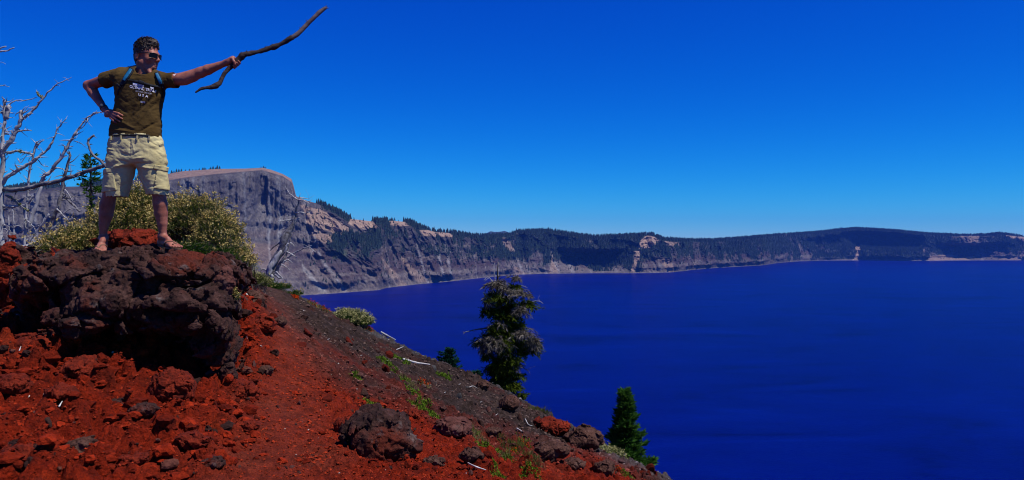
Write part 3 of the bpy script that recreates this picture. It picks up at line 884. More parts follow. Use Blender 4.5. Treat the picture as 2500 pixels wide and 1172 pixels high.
rock('boulder', 684, 785, 34, 28, M_BROWNROCK, 'angular red-brown stone at the top of the footpath', seed=13, ang=.9, rough=.4)
rock('boulder', 1105, 1045, 100, 52, M_PINKROCK, 'wedge-shaped pinkish-red rock right of the big round boulder', seed=14, ang=.8, rough=.55)
rock('boulder', 1150, 1112, 58, 40, M_BROWNROCK, 'dark brown rock below the wedge-shaped pinkish rock', seed=15, ang=.6)
rock('boulder', 1243, 985, 55, 42, M_BROWNROCK, 'squarish brown rock at the foot of the ragged conifer', seed=16, ang=.85, rough=.5)
rock('boulder', 1346, 1042, 90, 46, M_REDROCK, 'bright rust-red crumbly rock left of the big brown crag', seed=17, ang=.3)
rock('boulder', 1425, 1070, 100, 62, M_BROWNROCK, 'big brown crag on the crest left of the small spruce', seed=18, ang=.85, rough=.7)
rock('boulder', 1350, 1098, 96, 50, M_BROWNROCK, 'broad brown rock below the big brown crag', seed=19, ang=.85, rough=.7)
rock('boulder', 1478, 1142, 58, 40, M_BROWNROCK, 'squat brown rock below the pale shrub at the small spruce', seed=21, ang=.8)
rock('boulder', 540, 1000, 60, 60, M_REDROCK, 'knobbly red scoria lump below the right end of the outcrop', seed=22, Y=6.2, ang=.2)
rock('boulder', 590, 960, 90, 70, M_REDROCK, 'broad red scoria lump beside the footpath below the outcrop', seed=23, Y=6.5, ang=.2)
rock('boulder', 420, 950, 110, 100, M_REDROCK, 'tall red scoria lump in front of the shaded hollow', seed=24, Y=5.95, ang=.2)
rock('boulder', 210, 905, 130, 70, M_REDROCK, 'long red scoria hump at the lower lip of the shaded hollow', seed=25, Y=6.05, ang=.2)
rock('boulder', 85, 850, 120, 80, M_REDROCK, 'red scoria lump left of the shaded hollow', seed=26, Y=6.3, ang=.2)
rock('boulder', 95, 1030, 60, 60, M_PINKROCK, 'pinkish smooth face in the red rubble at the lower left', seed=27, Y=5.35, ang=.8, rough=.5)
rock('boulder', 280, 1005, 120, 60, M_LAVA, 'dark hollowed lump in the middle of the red rubble', seed=28, Y=5.6, ang=.2)
rock('boulder', 560, 915, 46, 60, M_LAVA, 'small knobbly dark rock under the right end of the outcrop', seed=29, Y=6.55, ang=.2)
rock('boulder', 475, 790, 60, 60, M_LAVA, 'x', seed=30, Y=6.5, ang=.2)['label'] = 'grey lichen-dusted block on the right front of the outcrop'

for k, (a, b_, w_, h_, wh) in enumerate(((30, 940, 90, 60, 'at the left edge under the crag'), (150, 960, 80, 44, 'left of the white chip'), (350, 1000, 70, 40, 'below the tall scoria lump'), (60, 1110, 110, 60, 'in the bottom left corner'),
        (200, 1090, 90, 44, 'near the bottom left corner'), (330, 1120, 70, 36, 'low on the red rubble at the bottom edge'), (470, 1075, 80, 40, 'between the rubble and the footpath at the bottom'), (520, 1130, 60, 30, 'at the bottom edge beside the footpath'),
        (610, 1040, 54, 30, 'on the left side of the footpath'), (650, 905, 40, 26, 'where the path turns red'), (845, 1040, 60, 50, 'leaning on the left flank of the big round boulder'), (1010, 1010, 44, 24, 'just above the big round boulder'),
        (1060, 1126, 56, 24, 'right of the big round boulder near the bottom'), (1205, 1052, 40, 20, 'between the wedge rock and the broad brown rock'), (1180, 940, 36, 24, 'just below the crest left of the ragged conifer'), (1400, 1132, 56, 28, 'at the bottom below the big brown crag'))):
    rock('boulder', a, b_, w_, h_, (M_REDROCK, M_REDROCK, M_LAVA, M_REDROCK, M_BROWNROCK)[k % 5] if k < 12 else M_BROWNROCK, 'low rugged %s lump %s' % ('red' if k % 5 in (0, 1, 3) and k < 12 else 'dark', wh), seed=60 + k, ang=.3 + .06 * (k % 6))
# ---- loose stones, one object each
STONES = []
def rng_d(k): return np.random.RandomState(900 + k).uniform(.38, .72, 10)
for k in range(9):
    rg = np.random.RandomState(500 + k)
    pl = rg.normal(size=(10, 3)); pl /= np.linalg.norm(pl, axis=1)[:, None]; dist = rng_d(k)
    def f(q):
        q = q * np.array((1, 1.25, 1.5)); d = np.maximum(np.linalg.norm(q, axis=1) - 1, (q @ pl.T - dist).max(1))
        return d + .10 * fbm(q * 2.2, 4, .6, seed=k + 40)
    STONES.append(mesh_sdf(f, (-1.4,) * 3, (1.4,) * 3, .15, blk=6, slack=2.5))
ST_MATS = [M_REDROCK, M_BROWNROCK, M_GREYROCK, M_PINKROCK]
ST_ME = {}
def stone(k, mi):
    if (k, mi) not in ST_ME:
        o = mesh_from('stone', STONES[k][0], STONES[k][1], ST_MATS[mi], smooth_shade=False)
        ST_ME[(k, mi)] = o.data; bpy.data.objects.remove(o)
    o = bpy.data.objects.new('stone', ST_ME[(k, mi)]); COL.objects.link(o); return o
rng = np.random.RandomState(77)
info = [('rust-red loose stone lying on the red slope', 'loose red stones'), ('brown angular loose stone on the upper slope', 'loose brown stones'),
        ('small grey stone among the scree near the crest', 'loose grey stones'), ('pinkish flat loose stone on the slope', 'loose pinkish stones')]
cand = []
while len(cand) < 250:
    px = rng.uniform(0, 1640); top = np.interp(px, [0, 560, 600, 700, 820, 1000, 1200, 1400, 1650], [1000, 1000, 720, 712, 780, 862, 942, 1056, 1180])
    py = rng.uniform(top, 1172)
    if px < 560 and rng.rand() < .6: continue
    if abs(px - np.interp(py, [700, 780, 880, 1000, 1172], [660, 690, 720, 700, 650])) < 60 and rng.rand() < .7: continue
    cand.append((px, py))
cand = np.array(cand)
# ray walk for all at once
Yg = np.concatenate((np.linspace(4.4, 14, 400), np.linspace(14, 32, 260)[1:]))
gxx = (cand[:, :1] - 1250) / FPX * Yg[None]; zr = (586 - cand[:, 1:]) / FPX * Yg[None]
gg = base_z(gxx, Yg[None] + 0 * gxx)
for k, (px, py) in enumerate(cand):
    hit = np.nonzero(gg[k] >= zr[k])[0]
    if not len(hit): continue
    j = hit[0]; x, y = gxx[k, j], Yg[j]; z = float(ground_z(x, y)[0])
    lineY = np.interp(px, [520, 600, 640, 720, 800, 900, 1000, 1100, 1250, 1330, 1420, 1600], [640, 700, 745, 800, 850, 900, 955, 1020, 1085, 1110, 1100, 1150])
    s = (4.5 + 15 * rng.rand() ** 3) * y / FPX * (1.25 if px > 560 else .9)
    if py > lineY: mi = rng.choice([0, 0, 0, 3, 1])
    else: mi = rng.choice([1, 1, 1, 2, 3, 3, 0]) if float(crest_s(x, y)) < -1. else rng.choice([2, 2, 1])
    o = stone(rng.randint(9), int(mi))
    o.location = (x, y, z + s * .12); o.rotation_euler = tuple(rng.uniform(0, 6.28, 3) * (.3, .3, 1)); o.scale = (s, s * rng.uniform(.7, 1.1), s * rng.uniform(.6, 1))
    size = 'tiny' if s * FPX / y < 7 else 'small' if s * FPX / y < 12 else 'fist-sized'
    hue = ('rust-red', 'angular brown', 'grey', 'pinkish flat')[mi]
    if px < 250: where = 'at the far left of the red rubble'
    elif px < 560: where = 'in the red rubble below the outcrop'
    elif py < 800: where = 'beside the dark upper footpath'
    elif px < 820: where = 'on the lower footpath' if py > 950 else 'where the path turns red'
    elif px < 1050: where = 'around the big round boulder' if py > 980 else 'on the scree between path and crest'
    elif px < 1250: where = 'near the wedge-shaped pinkish rock' if py > 1000 else 'just below the crest by the ragged conifer'
    elif px < 1420: where = 'among the broken rocks under the rust-red rock'
    else: where = 'on the lowest part of the crest at the small spruce'
    tag(o, size + ' ' + hue + ' loose stone ' + where, 'stone', size + ' ' + hue + ' stones ' + where)
# ---- gravel too small to count
def scatter(n, px0, px1, py0, py1, rng, Ymax=32, sel=None):
    X = rng.uniform(px0, px1, n); Yp = rng.uniform(py0, py1, n)
    x = (X[:, None] - 1250) / FPX * Yg[None]; z = (586 - Yp[:, None]) / FPX * Yg[None]
    out = []
    for k in range(0, n, 2000):
        g = base_z(x[k:k + 2000], Yg[None] + 0 * x[k:k + 2000])
        h = g >= z[k:k + 2000]; j = h.argmax(1); ok = h.any(1)
        out.append(np.stack((x[k:k + 2000][np.arange(len(j)), j], Yg[j], ok), 1))
    out = np.concatenate(out); out = out[out[:, 2] > 0]
    return np.stack((out[:, 0], out[:, 1], ground_z(out[:, 0], out[:, 1])), 1)
G = np.concatenate((scatter(11000, 0, 1650, 690, 1172, rng), scatter(7000, 700, 1550, 720, 1172, rng)))
# a second sprinkle that is even over the ground and reaches outside the picture
n_ = 5000; gx2 = rng.uniform(-5, 4, n_); gy2 = rng.uniform(2., 14, n_)
G = np.concatenate((G, np.stack((gx2, gy2, ground_z(gx2, gy2)), 1)))
ico = np.array([(0, 0, 1), (.9, 0, .2), (.2, .9, .1), (-.8, .3, 0), (-.3, -.9, .15), (.5, -.6, -.3), (0, 0, -.7)])
icf = np.array([(0, 1, 2), (0, 2, 3), (0, 3, 4), (0, 4, 5), (0, 5, 1), (6, 2, 1), (6, 3, 2), (6, 4, 3), (6, 5, 4), (6, 1, 5)])
n_ = len(G); s = (.004 + .014 * rng.rand(n_) ** 2.) * (G[:, 1] / 7.) ** .75
a = rng.rand(n_) * 6.28; R3 = np.zeros((n_, 3, 3)); R3[:, 0, 0] = np.cos(a); R3[:, 0, 1] = -np.sin(a); R3[:, 1, 0] = np.sin(a); R3[:, 1, 1] = np.cos(a); R3[:, 2, 2] = 1
V = (ico[None] * rng.uniform(.6, 1.3, (n_, 7, 1)) * rng.uniform((.7, .7, .5), (1.3, 1.3, 1), (n_, 1, 3))) @ R3
V = V * s[:, None, None] + G[:, None] + np.array((0, 0, .2)) * s[:, None, None]
F = (icf[None] + np.arange(n_)[:, None, None] * 7).reshape(-1, 3)
br_, gr_, _, _, _ = ground_masks(G[:, 0], G[:, 1], G[:, 2])
cc = lerp(lerp(np.array((.20, .02, .005)) + np.zeros((n_, 3)), np.array((.09, .058, .046)) + np.zeros((n_, 3)), br_), np.array((.13, .125, .12)) + np.zeros((n_, 3)), gr_)
cc = cc * rng.uniform(.5, 1.6, (n_, 1)); wh = rng.rand(n_) > .993; cc[wh] = (.45, .42, .38)
m, nt, b = new_mat('gravel', (.1, .1, .1), .95, .15); set_color(nt, b, attr(nt))
tag(mesh_from('gravel', V.reshape(-1, 3), F, m, smooth_shade=False, colors=cc.repeat(7, 0)), kind='stuff')

# ---- rubble: broken scoria clods too many to count
import bmesh
bm = bmesh.new(); bmesh.ops.create_icosphere(bm, subdivisions=2, radius=1.0)
icv = np.array([v.co[:] for v in bm.verts]); bm.verts.index_update(); ici = np.array([[v.index for v in f.verts] for f in bm.faces]); bm.free()
R1 = scatter(2600, 0, 720, 720, 1172, rng, 12); R2 = scatter(4600, 600, 1640, 700, 1172, rng)
n1 = rng.uniform(-5, -1.2, 700); n2_ = rng.uniform(3., 8, 700); R1 = np.concatenate((R1, np.stack((n1, n2_, ground_z(n1, n2_)), 1)))
R_ = np.concatenate((R1, R2)); is1 = np.arange(len(R_)) < len(R1)
ppx_ = 1250 + FPX * R_[:, 0] / R_[:, 1]; ppy_ = 586 - FPX * R_[:, 2] / R_[:, 1]
br_, gr_, rub_, path_, _ = ground_masks(R_[:, 0], R_[:, 1], R_[:, 2])
clump = fbm(R_ * 1.3, 3, seed=301)
keep = (rng.rand(len(R_)) > path_ * .93) & (clump * 1.5 + rng.rand(len(R_)) * .5 > .15)
R_, is1, br_, gr_ = R_[keep], is1[keep], br_[keep], gr_[keep]; n_ = len(R_)
s = np.where(is1, .007 + .050 * rng.rand(n_) ** 3.6, (.008 + .028 * rng.rand(n_) ** 2.2) * (R_[:, 1] / 9.) ** .6)
a = rng.rand(n_) * 6.28; R3 = np.zeros((n_, 3, 3)); R3[:, 0, 0] = np.cos(a); R3[:, 0, 1] = -np.sin(a); R3[:, 1, 0] = np.sin(a); R3[:, 1, 1] = np.cos(a); R3[:, 2, 2] = 1
off = rng.uniform(0, 60, (n_, 1, 3)); q = icv[None] * 1.2 + off
dn = 1 + .38 * fbm(q, 3, .6, seed=5) ; kk = cells(q * .8, 4, True)[3] * .55
V = icv[None] * (dn + kk)[..., None] * rng.uniform((.7, .7, .5), (1.35, 1.35, .95), (n_, 1, 3)) @ R3
V = V * s[:, None, None] + R_[:, None] + np.array((0, 0, .15)) * s[:, None, None]
F = (ici[None] + np.arange(n_)[:, None, None] * len(icv)).reshape(-1, 3)
cc = lerp(lerp(np.array((.185, .0135, .0022)) + np.zeros((n_, 3)), np.array((.062, .036, .028)) + np.zeros((n_, 3)), br_), np.array((.085, .08, .078)) + np.zeros((n_, 3)), gr_)
cc = cc * rng.uniform(.4, 1.5, (n_, 1)); od = rng.rand(n_); cc[od > .975] = (.11, .036, .024); cc[(od < .05)] = (.030, .012, .009)
m, nt, b = new_mat('rubble', (.1, .1, .1), .95, .12); n = nz(nt, 26., 6, .7); n5 = nz(nt, 90., 4, .7)
set_color(nt, b, mix(nt, attr(nt), ramp(nt, n, ((.3, (.35, .33, .33)), (.7, (1.6, 1.65, 1.7)))), .9, 'MULTIPLY')); bump(nt, b, n, 1., .02); bump(nt, b, n5, .8, .006)
tag(mesh_from('rubble', V.reshape(-1, 3), F, m, smooth_shade=False, colors=cc.repeat(len(icv), 0)), kind='stuff')
# ================================================================== plants
def unit(v): return v / (np.linalg.norm(v, axis=-1, keepdims=True) + 1e-9)
def blades(base, d, ln, wd, rng, curl=.0):
    """one pointed diamond per row, from base along d"""
    n = len(base); d = unit(d); r = unit(np.cross(d, rng.normal(size=(n, 3))))
    up = np.cross(r, d)
    ln = np.broadcast_to(ln, n)[:, None]; wd = np.broadcast_to(wd, n)[:, None]
    V = np.stack((base, base + d * ln * .5 + r * wd * .5 + up * curl * ln, base + d * ln, base + d * ln * .5 - r * wd * .5 + up * curl * ln), 1)
    F = np.arange(n * 4).reshape(n, 4)
    return V.reshape(-1, 3), F
def leaf_mat(name, c1, c2, c3=None, scale=3., trans=.25):
    m = bpy.data.materials.new(name); m.use_nodes = True; nt = m.node_tree; nt.nodes.clear()
    o = nt.nodes.new('ShaderNodeOutputMaterial'); d = nt.nodes.new('ShaderNodeBsdfDiffuse'); t = nt.nodes.new('ShaderNodeBsdfTranslucent'); x = nt.nodes.new('ShaderNodeMixShader')
    x.inputs[0].default_value = trans
    n = nz(nt, scale, 5, .7)
    c = ramp(nt, n, ((.32, c1), (.55, c2), (.72, c3 or c2)))
    nt.links.new(c, d.inputs[0]); nt.links.new(c, t.inputs[0])
    nt.links.new(d.outputs[0], x.inputs[1]); nt.links.new(t.outputs[0], x.inputs[2]); nt.links.new(x.outputs[0], o.inputs[0])
    return m
M_LEAF = leaf_mat('shrub_leaf', (.028, .046, .010), (.082, .105, .022), (.18, .165, .050), 7.)
M_LEAFG = leaf_mat('green_leaf', (.012, .035, .006), (.030, .075, .010), (.055, .12, .018), 8.)
M_FLOWER = leaf_mat('cream_flower', (.32, .20, .06), (.55, .43, .15), (.66, .60, .30), 10., .2)
M_FLOWERP = leaf_mat('pale_flower', (.26, .25, .07), (.50, .46, .20), (.64, .60, .34), 14., .15)
M_TWIG = simple('grey_twig', (.05, .042, .035), (.14, .12, .10), 30.)
M_NEEDLE = leaf_mat('spruce_needle', (.016, .058, .010), (.055, .14, .020), (.12, .21, .030), 4., .3)
M_NEEDLEH = leaf_mat('hemlock_needle', (.018, .034, .005), (.075, .105, .012), (.16, .20, .020), 5., .28)
M_NEEDLEB = leaf_mat('blue_green_needle', (.008, .035, .018), (.015, .06, .03), (.03, .09, .04), 4., .1)
M_DEADF = leaf_mat('dead_grey_foliage', (.040, .033, .024), (.17, .15, .12), (.34, .32, .28), 6., .1)
M_BARK = simple('dark_bark', (.015, .011, .009), (.06, .045, .036), 12., bs=.6, bd=.02)
M_SNAG = simple('weathered_wood', (.17, .165, .165), (.50, .49, .49), 16., .8, .7, .012, .2, stretch=(1, 1, .35))
M_SNAGD = simple('dark_weathered_wood', (.045, .040, .042), (.28, .265, .27), 14., .85, .7, .012, .2)
M_LICH = simple('yellow_lichen', (.12, .13, .02), (.30, .30, .05), 60., .95)

def sprigs(ells, n, slen, rng, up=.5):
    """roots and tips of n sprigs over a set of ellipsoids (centre, radii)"""
    vol = np.array([r[0] * r[2] for _, r in ells]); k = rng.choice(len(ells), n, p=vol / vol.sum())
    C_ = np.array([c for c, _ in ells])[k]; R_ = np.array([r for _, r in ells])[k]
    u = unit(rng.normal(size=(n, 3))); u[:, 2] = np.abs(u[:, 2]) * 1.05 - .25
    rad = rng.uniform(.45, 1.0, n) ** .6
    tipc = C_ + u * R_ * rad[:, None] * (1 + .34 * noise(u * 2.2 + C_, 3) + .26 * noise(u * 7 + C_ * 3, 4))[:, None]
    d = unit(unit(u * (1, 1, .9)) + np.array((0, 0, up)) + rng.normal(size=(n, 3)) * .33)
    stray = np.where(rng.rand(n) < .12, rng.uniform(.02, .09, n) * slen / .12, 0.)
    tipc = tipc + d * stray[:, None]
    L = slen * rng.uniform(.5, 1.3, n) + stray
    return tipc - d * L[:, None], d, L, u, rad
def bush(name, label, cat, ells, n, slen, leaf, rng, mleaf, mflow, fl=.5, fsize=.012, group=None, nleaf=11, stems=True, up=.5, fpet=7, flow_side=None):
    root = thing(name, label, cat, np.mean([c for c, _ in ells], 0) - (0, 0, max(r[2] for _, r in ells)), group)
    org = np.array(root.location)
    B, d, L, u, rad = sprigs(ells, n, slen, rng, up)
    t = rng.uniform(.2, 1, (n, nleaf)); jit = rng.normal(size=(n, nleaf, 3)) * .006
    P = (B[:, None] + d[:, None] * (L[:, None] * t)[..., None] + jit).reshape(-1, 3)
    dd = (d[:, None] * .8 + rng.normal(size=(n, nleaf, 3)) * .65).reshape(-1, 3)
    V, F = blades(P, dd, leaf * rng.uniform(.6, 1.3, len(P)), leaf * .2, rng)
    tag(mesh_from('foliage', V - org, F, mleaf, root, False), kind='stuff')
    tip = B + d * L[:, None]
    if mflow is not None:
        f = (rng.rand(n) < fl * smooth(.55, .95, rad) * (.35 + .65 * smooth(-.2, .5, u[:, 2] + .6 * noise(tip * 3, 8) + (flow_side(tip) if flow_side else 0))))
        tp = tip[f]; m_ = len(tp)
        P = (tp[:, None] + rng.normal(size=(m_, fpet, 3)) * fsize * .8).reshape(-1, 3)
        dd = (d[f][:, None] + rng.normal(size=(m_, fpet, 3)) * .6).reshape(-1, 3)
        V, F = blades(P, dd, fsize * 1.5 * rng.uniform(.6, 1.3, len(P)), fsize * .8, rng)
        if len(V): tag(mesh_from('flowers', V - org, F, mflow, root, False), kind='stuff')
    if stems:
        k = rng.choice(n, n // 3, replace=False)
        base = np.array([c for c, _ in ells])[rng.choice(len(ells), len(k))] - (0, 0, .02)
        near_ = np.argmin(((B[k][:, None] - np.array([c for c, _ in ells])[None]) ** 2).sum(-1), 1)
        base = np.array([c - np.array((0, 0, r[2] * .8)) for c, r in ells])[near_] + rng.normal(size=(len(k), 3)) * .05
        T = tip[k] - base; side = unit(np.cross(T, rng.normal(size=T.shape))) * .0022; mid = base + T * .5 + rng.normal(size=T.shape) * .02
        V = np.stack((base - side * 2, base + side * 2, mid + side * 1.4, mid - side * 1.4, tip[k] + side * .5, tip[k] - side * .5), 1)
        F = (np.array([(0, 1, 2, 3), (3, 2, 4, 5)])[None] + np.arange(len(k))[:, None, None] * 6).reshape(-1, 4)
        tag(mesh_from('stems', V.reshape(-1, 3) - org, F, M_TWIG, root, False), kind='stuff')
    return root
def ep(px, py, Y, rx, rz, ry): s = Y / FPX; return at(px, py, Y), np.array((rx * s, ry, rz * s))
rng = np.random.RandomState(21)
bush('flowering_shrub', 'large olive shrub with cream-yellow flower tips spreading behind the legs of the man', 'shrub',
     [ep(145, 605, 7.9, 66, 52, .3), (ep(205, 590, 8.1, 70, 62, .35)), ep(300, 555, 8.3, 90, 95, .4), ep(335, 500, 8.5, 65, 62, .3), ep(440, 555, 8.3, 75, 98, .4),
      ep(490, 535, 8.2, 72, 74, .4), ep(535, 575, 8.1, 60, 74, .4), ep(570, 625, 7.9, 36, 60, .3), ep(600, 640, 8.3, 22, 40, .2)],
     6800, .14, .028, rng, M_LEAF, M_FLOWER, .72, .014, flow_side=lambda t: .3)
bush('green_shrub', 'low fresh-green shrub on the outcrop right of the right foot', 'shrub',
     [ep(470, 612, 7.55, 60, 26, .2), ep(430, 606, 7.5, 30, 22, .15), ep(545, 625, 7.5, 30, 30, .15)], 1200, .09, .022, rng, M_LEAFG, M_FLOWER, .12, .010)
bush('low_shrub', 'low pale-flowered shrub hanging over the right shoulder of the outcrop', 'shrub',
     [ep(605, 680, 10.5, 42, 24, .25), ep(640, 688, 12., 30, 14, .25)], 900, .10, .026, rng, M_LEAF, M_FLOWERP, .55, .012)
bush('low_shrub', 'yellow-green tuft of low plants at the root of the leaning dead tree', 'shrub',
     [ep(680, 700, 24., 34, 12, .5), ep(720, 716, 23., 22, 9, .4), ep(640, 688, 24, 24, 10, .5)], 900, .14, .05, rng, M_LEAFG, M_FLOWER, .25, .02)
bush('rounded_shrub', 'dense cream-flowered rounded shrub alone on the crest against the lake', 'shrub',
     [ep(862, 780, 19.5, 42, 30, .35), ep(840, 772, 19.6, 24, 22, .3), ep(888, 786, 19.4, 26, 24, .3)], 1800, .11, .04, rng, M_LEAFG, M_FLOWERP, .75, .020, fpet=8)
bush('rounded_shrub', 'pale yellow flowering shrub at the foot of the small spruce', 'shrub',
     [ep(1490, 1112, 11.9, 42, 26, .25), ep(1465, 1098, 12., 22, 18, .2), ep(1510, 1122, 11.8, 24, 18, .2)], 1500, .09, .03, rng, M_LEAFG, M_FLOWERP, .75, .013, fpet=8)
bush('rabbitbrush_sprig', 'small yellow sprig growing on the right end of the outcrop', 'plant', [ep(572, 722, 6.75, 9, 22, .05)], 60, .07, .026, rng, M_LEAF, M_FLOWER, .9, .010)
bush('rabbitbrush_sprig', 'small yellow sprig at the left end of the outcrop top', 'plant', [ep(105, 612, 7.1, 16, 16, .06)], 90, .06, .024, rng, M_LEAF, M_FLOWER, .8, .010)

# ---- ground plants
M_MAT = leaf_mat('mat_plant', (.05, .09, .008), (.12, .20, .018), (.20, .28, .035), 20., .2)
M_DRY = leaf_mat('dry_grass', (.09, .075, .03), (.18, .15, .06), (.26, .23, .11), 20., .2)
M_REDF = leaf_mat('red_flower', (.25, .02, .004), (.50, .05, .006), (.60, .12, .01), 30., .2)
def patch(label, cat, pts, n, ln, mat_, rng, name='ground_plant', mat2=None, frac=.3, wdt=.3, up=.7, group=None):
    """low leaves round pixels (px, py, radius px)"""
    P = []
    for (px, py, r, rz) in pts:
        g = ground_at(px, py); s = g[1] / FPX
        k = int(n * (r * rz) / sum(q[2] * q[3] for q in pts)) + 3
        a = rng.rand(k) * 6.28; q = np.sqrt(rng.rand(k)) * (1 + .35 * np.sin(a * 3 + px))
        x = g[0] + np.cos(a) * q * r * s; y = g[1] + np.sin(a) * q * rz * s * 2.2
        P.append(np.stack((x, y, ground_z(x, y)), 1))
    P = np.concatenate(P); c = P.mean(0)
    root = thing(name, label, cat, c, group)
    d = rng.normal(size=P.shape) * .6 + (0, 0, up)
    sc = P[:, 1] / 7.
    V, F = blades(P, d, ln * sc * rng.uniform(.5, 1.3, len(P)), ln * sc * wdt, rng)
    tag(mesh_from('leaves', V - c, F, mat_, root, False), kind='stuff')
    if mat2 is not None:
        k = rng.rand(len(P)) < frac; Q_ = P[k] + unit(d[k]) * (ln * sc[k] * .8)[:, None]
        Q_ = (Q_[:, None] + rng.normal(size=(len(Q_), 3, 3)) * .007 * sc[k].mean()).reshape(-1, 3)
        V, F = blades(Q_, rng.normal(size=Q_.shape) + (0, 0, .5), .014 * sc.mean(), .008 * sc.mean(), rng)
        tag(mesh_from('flowers', V - c, F, mat2, root, False), kind='stuff')
    return root
rng = np.random.RandomState(33)
patch('small lime-green mat plant alone beside the footpath', 'plant', [(870, 920, 10, 6)], 260, .026, M_MAT, rng)
patch('lime-green mat plant just above the big round boulder', 'plant', [(905, 986, 18, 9), (930, 998, 14, 7)], 900, .026, M_MAT, rng)
patch('lime-green mat plant on the brown scree, leftmost of the upper row', 'plant', [(940, 884, 16, 10), (955, 900, 14, 7)], 900, .024, M_MAT, rng)
patch('green mat plant beside the long white stick', 'plant', [(965, 872, 14, 7), (985, 884, 16, 6)], 700, .024, M_MAT, rng)
patch('long lime-green mat plant winding down the slope', 'plant', [(992, 930, 12, 10), (1005, 955, 18, 14), (1022, 980, 20, 12), (1040, 1003, 20, 12), (1058, 1018, 14, 9)], 2600, .026, M_MAT, rng)
patch('small green mat plant near the crest above the wedge rock', 'plant', [(1085, 918, 18, 9)], 500, .024, M_MAT, rng)
patch('green mat plants among dry grass below the crest', 'plant', [(1185, 1085, 24, 13), (1215, 1105, 22, 10), (1165, 1062, 14, 10), (1240, 1120, 16, 8)], 1900, .026, M_MAT, rng)
patch('lime-green mat plant at the bottom edge under the dry grass', 'plant', [(1215, 1160, 18, 10), (1290, 1150, 24, 11)], 1100, .026, M_MAT, rng)
patch('bright green tuft at the bottom edge below the small spruce', 'plant', [(1530, 1160, 14, 6)], 260, .022, M_MAT, rng)
patch('tuft of dry yellow grass right of the wedge rock', 'grass tuft', [(1150, 1048, 24, 14), (1175, 1068, 18, 10)], 500, .060, M_DRY, rng, 'grass_tuft', wdt=.06, up=1.4)
patch('broad patch of olive grass among the rocks low on the right slope', 'grass tuft', [(1260, 1095, 34, 14), (1225, 1075, 22, 10), (1300, 1120, 24, 10)], 1100, .045, M_LEAF, rng, 'grass_tuft', wdt=.07, up=1.3)
patch('yellow-green grass on the crest right of the ragged conifer', 'grass tuft', [(1330, 1005, 18, 6), (1305, 1000, 14, 6)], 300, .04, M_LEAF, rng, 'grass_tuft', wdt=.08, up=1.1)
patch('tuft of dry grass beside the winding mat plant', 'grass tuft', [(1005, 945, 12, 9), (985, 925, 10, 6)], 260, .055, M_DRY, rng, 'grass_tuft', wdt=.06, up=1.4)
patch('dry grass and stems low on the right slope', 'grass tuft', [(1240, 1110, 26, 12), (1310, 1125, 22, 10)], 420, .055, M_DRY, rng, 'grass_tuft', wdt=.06, up=1.3)
patch('dry brown tuft on the crest left of the rounded shrub', 'grass tuft', [(768, 745, 20, 8), (790, 758, 14, 6)], 360, .04, M_DRY, rng, 'grass_tuft', mat2=M_REDF, frac=.08, wdt=.1, up=1.)
patch('scarlet-flowered plant above the long white stick slope', 'flowering plant', [(1035, 940, 14, 8)], 150, .045, M_DRY, rng, 'flowering_plant', M_REDF, .25, .12, 1.2)
patch('scarlet-flowered plants in the green mats low on the slope', 'flowering plant', [(1280, 1085, 18, 10), (1255, 1100, 12, 7)], 220, .040, M_MAT, rng, 'flowering_plant', M_REDF, .12, .12, 1.2)
patch('orange-red low plant on the crest near the leaning dead tree', 'flowering plant', [(722, 730, 6, 3)], 70, .02, M_DRY, rng, 'flowering_plant', M_REDF, .6, .2, .9)
patch('orange-brown leaves at the right foot of the rounded shrub', 'flowering plant', [(900, 806, 8, 6)], 120, .035, M_DRY, rng, 'flowering_plant', M_REDF, .35, .3, .9)
patch('red flower sprig beside the pale shrub at the small spruce', 'flowering plant', [(1510, 1148, 5, 4)], 60, .03, M_DRY, rng, 'flowering_plant', M_REDF, .6, .2, .9)

